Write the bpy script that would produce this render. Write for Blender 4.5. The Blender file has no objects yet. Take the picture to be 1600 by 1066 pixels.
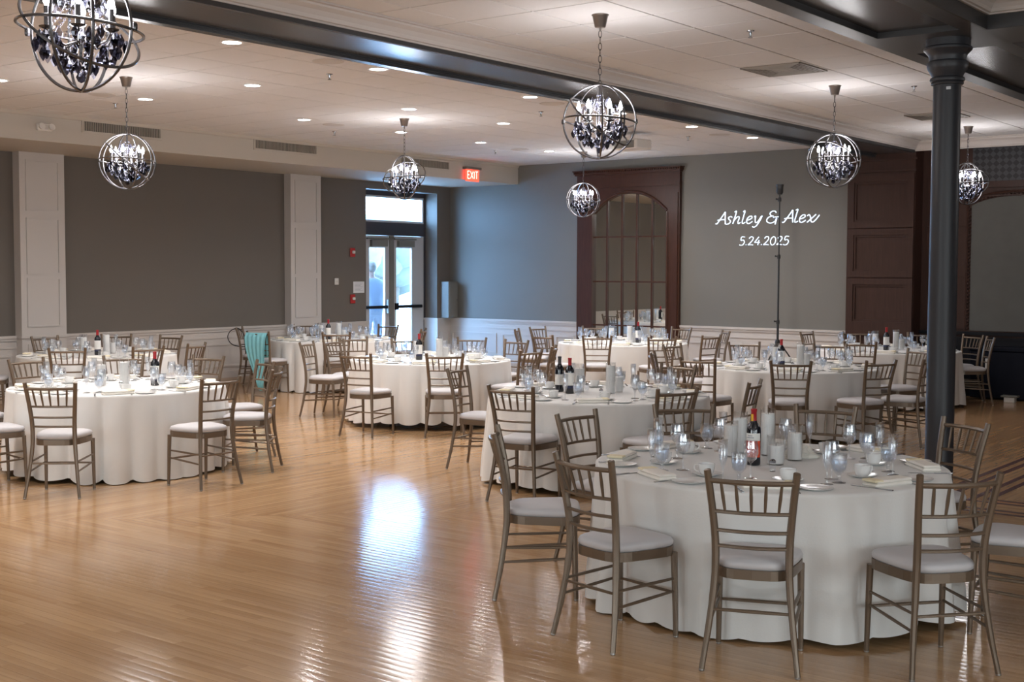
import bpy, bmesh, math, random
from mathutils import Vector, Matrix
PI = math.pi
R = math.radians
sc = bpy.context.scene
col = sc.collection
random.seed(7)

# ---------------------------------------------------------------- camera
CAMZ = 1.74
yaw, pitch, roll = R(37.668), R(3.1854), R(0.1916)
fw = Vector((-math.sin(yaw)*math.cos(pitch), math.cos(yaw)*math.cos(pitch), -math.sin(pitch)))
rt = Vector((math.cos(yaw), math.sin(yaw), 0))
up = rt.cross(fw)
r2 = rt*math.cos(roll) + up*math.sin(roll)
u2 = r2.cross(fw)
cam = bpy.data.cameras.new('camera')
cam.sensor_width = 36.0
cam.lens = 36.0*1985.8/1600.0
cam.clip_end = 400
co = bpy.data.objects.new('camera', cam)
col.objects.link(co)
m4 = Matrix((r2, u2, -fw)).transposed().to_4x4()
m4.translation = Vector((0, 0, CAMZ))
co.matrix_world = m4
sc.camera = co

# ---------------------------------------------------------------- world, lights, exposure
W = bpy.data.worlds.new('sky')
sc.world = W
W.use_nodes = True
wn = W.node_tree.nodes
bg = wn['Background']
bg.inputs[0].default_value = (0.30, 0.58, 1.0, 1)
bg.inputs[1].default_value = 19.0
sc.view_settings.view_transform = 'Standard'
sc.view_settings.look = 'None'
sc.view_settings.exposure = 0.88
sc.view_settings.gamma = 1.0
sc.view_settings.use_curve_mapping = False
DOWNLIGHT_W = 11.8
CHANDELIER_W = 21.0
BULB = 24.0
sc.cycles.max_bounces = 8
sc.cycles.diffuse_bounces = 4
sc.cycles.glossy_bounces = 4
sc.cycles.transparent_max_bounces = 24
sc.cycles.sample_clamp_indirect = 6.0
sc.cycles.caustics_reflective = False
sc.cycles.caustics_refractive = False

# ---------------------------------------------------------------- materials
def mat(name, c, rough=0.5, metal=0.0, emis=None, estr=0.0, spec=0.5, noise=0.0, nscale=8.0, bump=0.0, bscale=60.0, coat=0.0, sheen=0.0):
    m = bpy.data.materials.new(name)
    m.use_nodes = True
    nt = m.node_tree
    b = nt.nodes['Principled BSDF']
    b.inputs['Base Color'].default_value = (*c, 1)
    b.inputs['Roughness'].default_value = rough
    b.inputs['Metallic'].default_value = metal
    b.inputs['Specular IOR Level'].default_value = spec
    b.inputs['Coat Weight'].default_value = coat
    b.inputs['Sheen Weight'].default_value = sheen
    if emis:
        b.inputs['Emission Color'].default_value = (*emis, 1)
        b.inputs['Emission Strength'].default_value = estr
    if noise or bump:
        tc = nt.nodes.new('ShaderNodeTexCoord')
    if noise:
        n = nt.nodes.new('ShaderNodeTexNoise'); n.inputs['Scale'].default_value = nscale
        n.inputs['Detail'].default_value = 4
        nt.links.new(tc.outputs['Object'], n.inputs['Vector'])
        mx = nt.nodes.new('ShaderNodeMix'); mx.data_type = 'RGBA'
        mx.inputs[6].default_value = (*[v*(1-noise) for v in c], 1)
        mx.inputs[7].default_value = (*[min(1, v*(1+noise)) for v in c], 1)
        nt.links.new(n.outputs['Fac'], mx.inputs[0])
        nt.links.new(mx.outputs[2], b.inputs['Base Color'])
    if bump:
        n2 = nt.nodes.new('ShaderNodeTexNoise'); n2.inputs['Scale'].default_value = bscale
        bp = nt.nodes.new('ShaderNodeBump'); bp.inputs['Strength'].default_value = bump
        bp.inputs['Distance'].default_value = 0.01
        nt.links.new(tc.outputs['Object'], n2.inputs['Vector'])
        nt.links.new(n2.outputs['Fac'], bp.inputs['Height'])
        nt.links.new(bp.outputs['Normal'], b.inputs['Normal'])
    return m

def wood_mat(name, c, rough=0.35):
    m = mat(name, c, rough, spec=0.28)
    nt = m.node_tree; b = nt.nodes['Principled BSDF']
    tc = nt.nodes.new('ShaderNodeTexCoord'); mp = nt.nodes.new('ShaderNodeMapping')
    mp.inputs['Scale'].default_value = (14, 14, 1.2)
    n = nt.nodes.new('ShaderNodeTexNoise'); n.inputs['Scale'].default_value = 3; n.inputs['Detail'].default_value = 6
    mx = nt.nodes.new('ShaderNodeMix'); mx.data_type = 'RGBA'
    mx.inputs[6].default_value = (*[v*0.6 for v in c], 1)
    mx.inputs[7].default_value = (*[v*1.4 for v in c], 1)
    nt.links.new(tc.outputs['Object'], mp.inputs[0]); nt.links.new(mp.outputs[0], n.inputs['Vector'])
    nt.links.new(n.outputs['Fac'], mx.inputs[0]); nt.links.new(mx.outputs[2], b.inputs['Base Color'])
    return m

def glass_mat(name, tint, base=0.05, rough=0.02, ior=1.45, refl=(1, 1, 1)):
    m = bpy.data.materials.new(name); m.use_nodes = True
    nt = m.node_tree; nt.nodes.clear()
    o = nt.nodes.new('ShaderNodeOutputMaterial'); t = nt.nodes.new('ShaderNodeBsdfTransparent')
    g = nt.nodes.new('ShaderNodeBsdfGlossy'); mx = nt.nodes.new('ShaderNodeMixShader')
    f = nt.nodes.new('ShaderNodeLayerWeight'); f.inputs['Blend'].default_value = 0.5
    pw = nt.nodes.new('ShaderNodeMath'); pw.operation = 'POWER'; pw.inputs[1].default_value = 6.0 - 2.0*ior
    nt.links.new(f.outputs['Facing'], pw.inputs[0])
    a = nt.nodes.new('ShaderNodeMath'); a.operation = 'MULTIPLY_ADD'; a.inputs[1].default_value = 0.75; a.inputs[2].default_value = base; a.use_clamp = True
    t.inputs[0].default_value = (*tint, 1); g.inputs['Roughness'].default_value = rough; g.inputs['Color'].default_value = (*refl, 1)
    nt.links.new(pw.outputs[0], a.inputs[0]); nt.links.new(a.outputs[0], mx.inputs[0])
    nt.links.new(t.outputs[0], mx.inputs[1]); nt.links.new(g.outputs[0], mx.inputs[2])
    nt.links.new(mx.outputs[0], o.inputs[0])
    return m

def floor_mat():
    m = mat('maple_strip_floor', (0.5, 0.3, 0.15), 0.16)
    nt = m.node_tree; N = nt.nodes.new; L = nt.links.new
    b = nt.nodes['Principled BSDF']
    tc = N('ShaderNodeTexCoord'); sp = N('ShaderNodeSeparateXYZ'); L(tc.outputs['Object'], sp.inputs[0])
    def M(op, a, c=None):
        n = N('ShaderNodeMath'); n.operation = op
        for i, v in enumerate((a, c)):
            if v is None: continue
            if isinstance(v, (int, float)): n.inputs[i].default_value = v
            else: L(v, n.inputs[i])
        return n.outputs[0]
    X, Y = sp.outputs[0], sp.outputs[1]
    side = M('GREATER_THAN', M('SUBTRACT', Y, X), 12.8)      # mitre line of the parquet field
    def pick(a, c):
        n = N('ShaderNodeMix'); L(side, n.inputs[0]); L(a, n.inputs[2]); L(c, n.inputs[3]); return n.outputs[0]
    along = pick(X, Y); across = pick(Y, X)
    row = M('FLOOR', M('DIVIDE', across, 0.057))
    w1 = N('ShaderNodeTexWhiteNoise'); w1.noise_dimensions = '1D'; L(row, w1.inputs['W'])
    brd = M('FLOOR', M('ADD', M('DIVIDE', along, 0.9), M('MULTIPLY', w1.outputs[0], 7.3)))
    cv = N('ShaderNodeCombineXYZ'); L(row, cv.inputs[0]); L(brd, cv.inputs[1]); L(side, cv.inputs[2])
    w2 = N('ShaderNodeTexWhiteNoise'); w2.noise_dimensions = '3D'; L(cv.outputs[0], w2.inputs['Vector'])
    gv = N('ShaderNodeCombineXYZ'); L(M('MULTIPLY', along, 2.2), gv.inputs[0]); L(M('MULTIPLY', across, 45.0), gv.inputs[1]); L(M('MULTIPLY', w2.outputs[0], 20.0), gv.inputs[2])
    gr = N('ShaderNodeTexNoise'); gr.inputs['Scale'].default_value = 1.0; gr.inputs['Detail'].default_value = 4; L(gv.outputs[0], gr.inputs['Vector'])
    big = N('ShaderNodeTexNoise'); big.inputs['Scale'].default_value = 0.5; L(tc.outputs['Object'], big.inputs['Vector'])
    v = M('ADD', M('MULTIPLY', w2.outputs[0], 0.36), M('MULTIPLY', gr.outputs['Fac'], 0.64))
    v = M('ADD', v, M('MULTIPLY', M('SUBTRACT', big.outputs['Fac'], 0.5), 0.3))
    rp = N('ShaderNodeValToRGB'); L(v, rp.inputs[0])
    e = rp.color_ramp.elements
    e[0].position = 0.12; e[0].color = (0.34, 0.185, 0.085, 1)
    e[1].position = 0.9; e[1].color = (0.55, 0.345, 0.18, 1)
    k = rp.color_ramp.elements.new(0.5); k.color = (0.44, 0.265, 0.135, 1)
    fr = M('FRACT', M('DIVIDE', across, 0.057))
    gap = M('LESS_THAN', fr, 0.035)
    mx = N('ShaderNodeMix'); mx.data_type = 'RGBA'; L(M('MULTIPLY', gap, 0.6), mx.inputs[0]); L(rp.outputs[0], mx.inputs[6]); mx.inputs[7].default_value = (0.14, 0.07, 0.03, 1)
    L(mx.outputs[2], b.inputs['Base Color'])
    L(M('ADD', 0.085, M('MULTIPLY', gr.outputs['Fac'], 0.10)), b.inputs['Roughness'])
    b.inputs['Specular IOR Level'].default_value = 0.45
    # each strip sits a hair tilted, which breaks reflections up along the boards
    bpn = N('ShaderNodeBump'); bpn.inputs['Strength'].default_value = 0.35; bpn.inputs['Distance'].default_value = 0.0012
    h = M('ADD', M('MULTIPLY', M('POWER', M('ABSOLUTE', M('SUBTRACT', fr, 0.5)), 2.0), -3.0), M('MULTIPLY', gr.outputs['Fac'], 0.5))
    L(h, bpn.inputs['Height']); L(bpn.outputs[0], b.inputs['Normal'])
    return m

def lattice_mat():
    m = mat('dark_woven_screen', (0.02, 0.02, 0.024), 0.6)
    nt = m.node_tree; N = nt.nodes.new; L = nt.links.new; b = nt.nodes['Principled BSDF']
    tc = N('ShaderNodeTexCoord'); mp = N('ShaderNodeMapping'); mp.inputs['Rotation'].default_value = (0, R(45), 0); mp.inputs['Scale'].default_value = (16, 16, 16)
    ck = N('ShaderNodeTexChecker'); ck.inputs['Scale'].default_value = 1
    ck.inputs[1].default_value = (0.012, 0.012, 0.014, 1); ck.inputs[2].default_value = (0.045, 0.043, 0.05, 1)
    L(tc.outputs['Object'], mp.inputs[0]); L(mp.outputs[0], ck.inputs['Vector']); L(ck.outputs[0], b.inputs['Base Color'])
    return m

M_floor = floor_mat()
M_tile = mat('ceiling_tile', (0.63, 0.615, 0.615), 0.9, noise=0.03, nscale=30, bump=0.15, bscale=160)
M_grid = mat('ceiling_grid', (0.17, 0.14, 0.12), 0.7)
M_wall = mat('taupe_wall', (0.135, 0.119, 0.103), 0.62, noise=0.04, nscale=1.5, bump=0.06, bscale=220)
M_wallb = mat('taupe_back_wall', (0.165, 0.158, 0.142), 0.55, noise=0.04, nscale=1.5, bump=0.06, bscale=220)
M_soffit = mat('soffit_paint', (0.47, 0.43, 0.38), 0.7)
M_trim = mat('white_trim', (0.53, 0.495, 0.47), 0.45)
M_base = mat('tan_baseboard', (0.46, 0.36, 0.28), 0.4)
M_crown = mat('crown_paint', (0.50, 0.45, 0.42), 0.5)
M_beam = mat('dark_gloss_beam', (0.055, 0.056, 0.062), 0.26, spec=0.6, noise=0.15, nscale=3)
M_band = mat('satin_soffit_band', (0.05, 0.05, 0.054), 0.42, spec=0.5, noise=0.15, nscale=3)
M_beamd = mat('dark_matt_beam', (0.028, 0.027, 0.028), 0.5)
M_column = mat('column_paint', (0.030, 0.030, 0.035), 0.42, spec=0.4)
M_wood = wood_mat('mahogany', (0.052, 0.020, 0.012), 0.42)
M_woodd = wood_mat('dark_mahogany', (0.044, 0.019, 0.013), 0.5)
M_black = mat('black_paint', (0.008, 0.008, 0.011), 0.5, spec=0.2)
M_navy = mat('navy_case', (0.005, 0.006, 0.012), 0.55, spec=0.15)
M_fabric = mat('grey_panel_fabric', (0.10, 0.097, 0.09), 0.8, noise=0.15, nscale=5)
M_screen = lattice_mat()
M_mirror = mat('mirror', (0.80, 0.78, 0.72), 0.015, 1.0)
M_chair = mat('champagne_metal', (0.155, 0.112, 0.078), 0.34, 0.35, spec=0.6)
M_seat = mat('grey_vinyl_seat', (0.50, 0.485, 0.50), 0.5)
M_glide = mat('glide', (0.35, 0.34, 0.33), 0.3, 0.6)
M_cloth = mat('white_linen', (0.69, 0.68, 0.665), 0.85, sheen=0.2, bump=0.08, bscale=90)
M_ply = mat('plywood', (0.40, 0.27, 0.15), 0.6)
M_nap = mat('cream_napkin', (0.82, 0.785, 0.725), 0.85)
M_yel = mat('pale_yellow_fold', (0.80, 0.71, 0.50), 0.8)
M_china = mat('white_china', (0.78, 0.775, 0.765), 0.16)
M_steel = mat('cutlery_steel', (0.42, 0.43, 0.46), 0.18, 1.0)
M_glass = glass_mat('clear_glass', (0.95, 0.965, 0.985), 0.17, 0.03)
M_cyl = glass_mat('vase_glass', (0.98, 0.985, 0.99), 0.075, 0.03)
M_pane = glass_mat('door_glass', (0.92, 0.95, 0.97), 0.02)
M_filterglass = glass_mat('warm_filter_glass', (1.0, 0.76, 0.59), 0.02)  # tint added to take the blue out of the fill light
M_water = glass_mat('water', (0.86, 0.91, 0.97), 0.08)
M_candle = mat('white_candle_wax', (0.86, 0.85, 0.83), 0.5)
M_bottle = mat('dark_bottle', (0.006, 0.007, 0.012), 0.06, spec=0.7)
M_caps = mat('red_capsule', (0.34, 0.012, 0.018), 0.35)
M_capsg = mat('grey_capsule', (0.06, 0.06, 0.065), 0.35)
M_lab = mat('white_label', (0.74, 0.73, 0.70), 0.7)
M_labr = mat('orange_red_label', (0.72, 0.075, 0.025), 0.6)
M_labn = mat('navy_label', (0.02, 0.025, 0.07), 0.6)
M_gold = mat('yellow_strip', (0.75, 0.42, 0.03), 0.5)
M_iron = mat('dark_nickel', (0.13, 0.125, 0.13), 0.25, 0.85)
M_canopy = mat('brushed_canopy', (0.22, 0.19, 0.17), 0.3, 0.8)
M_cryst = glass_mat('smoked_crystal', (0.20, 0.20, 0.24), 0.06, 0.03, 1.6, (0.40, 0.40, 0.46))
M_crystc = glass_mat('clear_crystal', (0.72, 0.73, 0.80), 0.08, 0.03, 1.6, (0.7, 0.7, 0.76))
M_bulb = mat('lit_bulb', (1, 1, 1), 0.3, emis=(0.92, 0.93, 1.0), estr=BULB)
M_down = mat('lit_downlight', (1, 1, 1), 0.3, emis=(0.95, 0.97, 1.0), estr=16)
M_dring = mat('downlight_ring', (0.8, 0.79, 0.78), 0.4)
M_spk = mat('speaker_mesh', (0.50, 0.46, 0.43), 0.7)
M_vent = mat('vent_slat', (0.34, 0.31, 0.27), 0.4)
M_ventd = mat('vent_dark', (0.05, 0.045, 0.04), 0.7)
M_red = mat('red_plastic', (0.42, 0.02, 0.02), 0.4)
M_white = mat('white_plastic', (0.66, 0.64, 0.61), 0.4)
M_exit = mat('exit_lit', (1, 0.1, 0.06), 0.4, emis=(1.0, 0.055, 0.03), estr=1.7)
M_exitl = mat('exit_letter', (1, 0.6, 0.55), 0.4, emis=(1.0, 0.25, 0.2), estr=2.6)
M_proj = mat('projection_glow', (0.7, 0.8, 0.95), 0.6, emis=(0.66, 0.82, 1.0), estr=0.95)
M_alu = mat('pale_aluminium', (0.52, 0.53, 0.55), 0.4, 0.1)
M_bronze = mat('dark_bronze_frame', (0.045, 0.043, 0.055), 0.4)
M_greybox = mat('grey_enamel', (0.17, 0.165, 0.15), 0.5)
M_burg = mat('burgundy_inlay', (0.085, 0.018, 0.022), 0.22)
M_teal = mat('teal_chiffon', (0.22, 0.55, 0.62), 0.7, noise=0.08, nscale=20)
M_leather = mat('black_leather', (0.008, 0.008, 0.009), 0.4)
M_pole = mat('black_pole', (0.012, 0.012, 0.013), 0.4)
M_paper = mat('paper', (0.68, 0.68, 0.70), 0.8)
M_ink = mat('ink', (0.25, 0.25, 0.30), 0.8)
M_ground = mat('pale_paving', (0.62, 0.62, 0.60), 0.9, noise=0.1, nscale=2)
M_leaf = mat('hazy_foliage', (0.12, 0.11, 0.085), 0.8, noise=0.2, nscale=4)
M_bark = mat('bark', (0.1, 0.07, 0.05), 0.9)
M_shirt = mat('pale_blue_shirt', (0.12, 0.135, 0.17), 0.8)
M_trous = mat('pale_trousers', (0.15, 0.15, 0.17), 0.8)
M_skin = mat('skin', (0.20, 0.11, 0.08), 0.6)
M_hair = mat('hair', (0.12, 0.09, 0.07), 0.7)
M_blue = mat('blue_tub', (0.03, 0.07, 0.18), 0.5)

# ---------------------------------------------------------------- mesh helpers
class MB:
    def __init__(s): s.v = []; s.f = []
    def add(s, vs, fs):
        o = len(s.v); s.v += [tuple(v) for v in vs]; s.f += [tuple(i+o for i in f) for f in fs]; return s
    def box(s, x0, x1, y0, y1, z0, z1):
        return s.add([(x0,y0,z0),(x1,y0,z0),(x1,y1,z0),(x0,y1,z0),(x0,y0,z1),(x1,y0,z1),(x1,y1,z1),(x0,y1,z1)],
                     [(3,2,1,0),(4,5,6,7),(0,1,5,4),(1,2,6,5),(2,3,7,6),(3,0,4,7)])
    def bbox(s, x0, x1, y0, y1, z0, z1, b):      # chamfered box
        vs = []
        for z, i in ((z0, b), (z0+b, 0), (z1-b, 0), (z1, b)):
            c = b if i == 0 else b
            vs += [(x0+i+c*(i==0), y0+i, z), (x1-i-c*(i==0), y0+i, z), (x1-i, y0+i+c*(i==0), z), (x1-i, y1-i-c*(i==0), z),
                   (x1-i-c*(i==0), y1-i, z), (x0+i+c*(i==0), y1-i, z), (x0+i, y1-i-c*(i==0), z), (x0+i, y0+i+c*(i==0), z)]
        fs = [tuple(range(7, -1, -1)), tuple(range(24, 32))]
        for k in range(3):
            for j in range(8):
                a, c2 = k*8+j, k*8+(j+1) % 8
                fs.append((a, c2, c2+8, a+8))
        return s.add(vs, fs)
    def lathe(s, prof, n=16, c=(0, 0, 0), capb=True, capt=True):
        vs = []
        for r, z in prof:
            for k in range(n):
                a = 2*PI*k/n; vs.append((c[0]+r*math.cos(a), c[1]+r*math.sin(a), c[2]+z))
        fs = []
        for i in range(len(prof)-1):
            for k in range(n):
                k2 = (k+1) % n; fs.append((i*n+k, i*n+k2, (i+1)*n+k2, (i+1)*n+k))
        if capb: fs.append(tuple(range(n-1, -1, -1)))
        if capt: fs.append(tuple((len(prof)-1)*n+k for k in range(n)))
        return s.add(vs, fs)
    def tube(s, pts, rad, n=8, closed=False):
        pts = [Vector(p) for p in pts]; m = len(pts); vs = []; fs = []
        prev = None
        for i, p in enumerate(pts):
            if closed: t = pts[(i+1) % m]-pts[i-1]
            else: t = pts[min(i+1, m-1)]-pts[max(i-1, 0)]
            t.normalize()
            if prev is None:
                a = Vector((1, 0, 0)) if abs(t.x) < 0.8 else Vector((0, 1, 0))
                x = t.cross(a).normalized()
            else:
                x = (prev-t*prev.dot(t)).normalized()
            prev = x; y = t.cross(x)
            r = rad[i] if isinstance(rad, (list, tuple)) else rad
            for k in range(n):
                a = 2*PI*k/n; vs.append(p+(x*math.cos(a)+y*math.sin(a))*r)
        for i in range(m if closed else m-1):
            j = (i+1) % m
            for k in range(n):
                k2 = (k+1) % n; fs.append((i*n+k, i*n+k2, j*n+k2, j*n+k))
        if not closed:
            fs.append(tuple(range(n-1, -1, -1))); fs.append(tuple((m-1)*n+k for k in range(n)))
        return s.add(vs, fs)
    def prism(s, outline, axis, a, b):           # extrude a 2D outline along an axis
        n = len(outline)
        def P(p, w): return {'x': (w, p[0], p[1]), 'y': (p[0], w, p[1]), 'z': (p[0], p[1], w)}[axis]
        vs = [P(p, a) for p in outline]+[P(p, b) for p in outline]
        fs = [tuple(range(n-1, -1, -1)), tuple(range(n, 2*n))]+[(i, (i+1) % n, n+(i+1) % n, n+i) for i in range(n)]
        return s.add(vs, fs)
    def frame_yz(s, x0, x1, y0, y1, z0, z1, w):  # picture-frame ring in a plane x = const
        s.box(x0, x1, y0, y1, z0, z0+w); s.box(x0, x1, y0, y1, z1-w, z1)
        s.box(x0, x1, y0, y0+w, z0+w, z1-w); return s.box(x0, x1, y1-w, y1, z0+w, z1-w)
    def frame_xz(s, y0, y1, x0, x1, z0, z1, w):
        s.box(x0, x1, y0, y1, z0, z0+w); s.box(x0, x1, y0, y1, z1-w, z1)
        s.box(x0, x0+w, y0, y1, z0+w, z1-w); return s.box(x1-w, x1, y0, y1, z0+w, z1-w)
    def mesh(s, name, m, smooth=False):
        me = bpy.data.meshes.new(name); me.from_pydata(s.v, [], s.f)
        bm = bmesh.new(); bm.from_mesh(me); bmesh.ops.recalc_face_normals(bm, faces=bm.faces); bm.to_mesh(me); bm.free()
        me.materials.append(m)
        if smooth:
            me.polygons.foreach_set('use_smooth', [True]*len(me.polygons))
            me.set_sharp_from_angle(angle=R(40))
        me.update()
        return me

def obj(name, me, parent=None, loc=(0, 0, 0), rz=0.0, label=None, cat=None, group=None, kind=None, rot=None):
    o = bpy.data.objects.new(name, me); col.objects.link(o)
    o.location = loc; o.rotation_euler = rot or (0, 0, rz)
    if parent: o.parent = parent
    if label: o['label'] = label
    if cat: o['category'] = cat
    if group: o['group'] = group
    if kind: o['kind'] = kind
    return o
def struct(name, mb, m, smooth=False): return obj(name, mb.mesh(name, m, smooth), kind='structure')
def part(name, mb, m, parent, smooth=False, label=None, kind=None): return obj(name, mb.mesh(name, m, smooth), parent, label=label, kind=kind)
def cat_pts(P, k=4):                             # Catmull-Rom through points
    P = [Vector(p) for p in P]; out = []
    Q = [P[0]*2-P[1]]+P+[P[-1]*2-P[-2]]
    for i in range(1, len(Q)-2):
        for j in range(k):
            t = j/k; a, b, c, d = Q[i-1], Q[i], Q[i+1], Q[i+2]
            out.append(0.5*((2*b)+(c-a)*t+(2*a-5*b+4*c-d)*t*t+(3*b-a-3*c+d)*t**3))
    return out+[P[-1]]
_cache = {}
def shared(key, fn):
    if key not in _cache: _cache[key] = fn()
    return _cache[key]

# ---------------------------------------------------------------- room shell
WX, BY, CZ, SZ, SX = -15.187, 17.808, 3.575, 3.245, -13.625
XR, YF = 5.0, -5.0
floor = struct('floor', MB().box(WX-0.35, XR, YF, BY+0.4, -0.1, 0), M_floor)
# burgundy inlay border of the dance floor
def inlay(x0, x1, y0, y1): part('inlay_strip', MB().box(x0, x1, y0, y1, 0, 0.0012), M_burg, floor)
for xa, ya in ((-3.44, 9.30), (-3.33, 9.42), (-3.14, 9.72), (-3.03, 9.84)):
    inlay(xa, xa+0.05, ya, 17.2); inlay(xa+0.05, 4.0, ya, ya+0.05)
# left wall with the door recess
DY0, DY1 = 15.606, 17.44
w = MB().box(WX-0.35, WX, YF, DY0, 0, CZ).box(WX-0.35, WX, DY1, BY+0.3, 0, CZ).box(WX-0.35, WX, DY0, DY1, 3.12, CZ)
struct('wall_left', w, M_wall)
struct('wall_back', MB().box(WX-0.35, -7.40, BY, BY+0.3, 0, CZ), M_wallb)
FILL_WINR = [(-2.6, -1.0), (0.2, 1.8), (3.0, 4.6)]  # unseen openings, added to light the near table from the right
wr_ = MB().box(XR, XR+0.2, YF, BY+0.4, 0, 0.85).box(XR, XR+0.2, YF, BY+0.4, 2.75, CZ)
for a, b in zip([YF]+[q[1] for q in FILL_WINR], [q[0] for q in FILL_WINR]+[BY+0.4]): wr_.box(XR, XR+0.2, a, b, 0.85, 2.75)
struct('wall_right', wr_, M_wall)
for i, (a, b) in enumerate(FILL_WINR):
    wd_ = struct('fill_window_%d' % (i+4), MB().frame_yz(XR+0.05, XR+0.12, a, b, 0.85, 2.75, 0.06).box(XR+0.06, XR+0.11, (a+b)/2-0.025, (a+b)/2+0.025, 0.9, 2.7), M_trim)
    part('pane', MB().box(XR+0.085, XR+0.09, a+0.05, b-0.05, 0.90, 2.70), M_filterglass, wd_)
FILL_WIN = [(-6.6, -5.0), (-4.0, -2.4), (1.6, 3.2)]  # unseen openings behind the camera, added as daylight fill for the near table
wf = MB().box(WX-0.35, XR+0.2, YF-0.2, YF, 0, 0.85).box(WX-0.35, XR+0.2, YF-0.2, YF, 2.75, CZ)
for a, b in zip([WX-0.35]+[q[1] for q in FILL_WIN], [q[0] for q in FILL_WIN]+[XR+0.2]): wf.box(a, b, YF-0.2, YF, 0.85, 2.75)
struct('wall_front', wf, M_wall)
for i, (a, b) in enumerate(FILL_WIN):
    wd_ = struct('fill_window_%d' % (i+1), MB().frame_xz(YF-0.12, YF-0.05, a, b, 0.85, 2.75, 0.06).box((a+b)/2-0.025, (a+b)/2+0.025, YF-0.11, YF-0.06, 0.9, 2.7), M_trim)
    part('pane', MB().box(a+0.05, b-0.05, YF-0.09, YF-0.085, 0.90, 2.70), M_filterglass, wd_)
struct('ceiling_slab', MB().box(WX-0.4, XR+0.2, YF-0.2, BY+0.6, CZ+0.012, CZ+0.2), M_grid)
# soffit along the left wall with its small cove
so = MB().box(WX, SX, YF, BY, SZ, CZ+0.02)
so.prism([(SX, CZ+0.012), (SX, CZ-0.045), (SX+0.012, CZ-0.04), (SX+0.035, CZ+0.0), (SX+0.035, CZ+0.012)], 'y', YF, BY)
struct('trim_1', so, M_soffit)

# tiled ceilings: each tile one part
T = 0.6145
tile_me = MB().bbox(-T/2+0.006, T/2-0.006, -T/2+0.006, T/2-0.006, 0, 0.016, 0.003).mesh('tile', M_tile)
def ceiling(x0, x1, ya, yb, xoff, yoff, y_from):
    c = bpy.data.objects.new('ceiling', None); col.objects.link(c); c['kind'] = 'structure'
    c.location = (x0, y_from, CZ)
    rest = MB(); nx = 0
    cells = []
    i = math.floor((x0-xoff)/T)
    while xoff+i*T < x1:
        a, b = max(x0, xoff+i*T), min(x1, xoff+(i+1)*T)
        j = math.floor((ya-yoff)/T)
        while yoff+j*T < yb:
            c0, d = max(ya, yoff+j*T), min(yb, yoff+(j+1)*T)
            if b-a > 0.05 and d-c0 > 0.05: cells.append((a, b, c0, d))
            j += 1
        i += 1
    for a, b, c0, d in cells:
        if d <= y_from: rest.box(a+0.004, b-0.004, c0+0.004, d-0.004, CZ-0.004, CZ+0.012); continue
        me = tile_me
        if b-a < T-0.01 or d-c0 < T-0.01:
            me = shared(('tile', round(b-a, 3), round(d-c0, 3)), lambda: MB().bbox(-(b-a)/2+0.006, (b-a)/2-0.006, -(d-c0)/2+0.006, (d-c0)/2-0.006, 0, 0.016, 0.003).mesh('tile', M_tile))
        o = obj('tile', me, c, ((a+b)/2-x0, (c0+d)/2-y_from, -0.004))
    if rest.v:
        ro = part('tile_field', rest, M_tile, None, kind='stuff'); ro.parent = c
        ro.location = (-x0, -y_from, -CZ)
    return c
ceiling(SX+0.0, -7.16, YF, BY, -8.36, 6.98, 3.4)
ceiling(-6.40, -3.64, YF, BY-0.2, -6.08, 7.30, 4.6)
ceiling(-2.79, XR, YF, 8.85, -2.40, 7.30, 7.2)
ceiling(-2.79, XR, 9.45, BY, -2.40, 9.50, 99)

# left beam: glossy underside, stepped mouldings, pale crown on its right
bm_ = MB().prism([(-6.52, 3.60), (-6.52, 3.416), (-7.08, 3.416), (-7.08, 3.60)], 'y', YF, 17.72)
beam = struct('beam', bm_, M_beam)
part('beam_fascia', MB().box(-6.545, -6.508, YF, 17.70, 3.4135, 3.448), M_beamd, beam)
for k in range(3):
    zt = 3.418-0.014*k
    part('moulding', MB().box(-7.16, -7.074-0.006*k, YF, 17.72, zt-0.009, zt), M_beamd, beam)
part('beam_edge', MB().box(-7.17, -7.088, YF, 17.72, 3.375, 3.60), M_beam, beam)
def crown_profile(sgn, x, zb, zt, d):            # cove crown from (x, zb) out to (x+sgn*d, zt)
    pr = [(0, 0), (0.016, 0), (0.016, 0.012), (0.03, 0.016), (0.036, 0.04), (0.052, 0.07), (0.078, 0.092), (0.082, 0.104), (0.10, 0.107), (0.10, 0.132), (0, 0.132)]
    return [(x+sgn*a*d/0.10, zb+b*(zt-zb)/0.132) for a, b in pr]
struct('trim_2', MB().prism(crown_profile(1, -6.52, 3.446, CZ+0.01, 0.125), 'y', YF, 17.66), M_crown)
struct('trim_3', MB().prism([(p[0], p[1]) for p in crown_profile(-1, 17.70, 3.43, CZ+0.01, 0.12)], 'x', -6.52, XR), M_crown)

# right soffit grid carried by the column
rb = struct('beam', MB().box(-3.62, -2.81, YF, BY, 3.416, 3.60), M_beam)
for x0, x1 in ((-3.64, -3.505), (-2.925, -2.79)): part('soffit_band', MB().box(x0, x1, YF, BY-0.1, 3.375, 3.60), M_band, rb)
part('soffit_band', MB().box(-3.505, -2.925, 8.74, 9.50, 3.375, 3.43), M_band, rb)
for ya, yb in ((YF, 8.74), (9.50, 17.6)):
    part('recess_edge', MB().frame_xz(0, 0, 0, 0, 0, 0, 0) if False else MB().box(-3.507, -3.499, ya, yb, 3.3755, 3.4165).box(-3.5, -2.93, yb-0.008, yb+0.002, 3.3755, 3.4165), M_beamd, rb)
part('cross_beam', MB().box(-2.80, XR, 8.85, 9.45, 3.375, 3.60), M_band, rb)
part('cross_beam', MB().box(-2.80, XR, 8.835, 8.85, 3.375, 3.47).box(-2.79, -2.775, YF, 8.85, 3.375, 3.47), M_beamd, rb)
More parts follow.
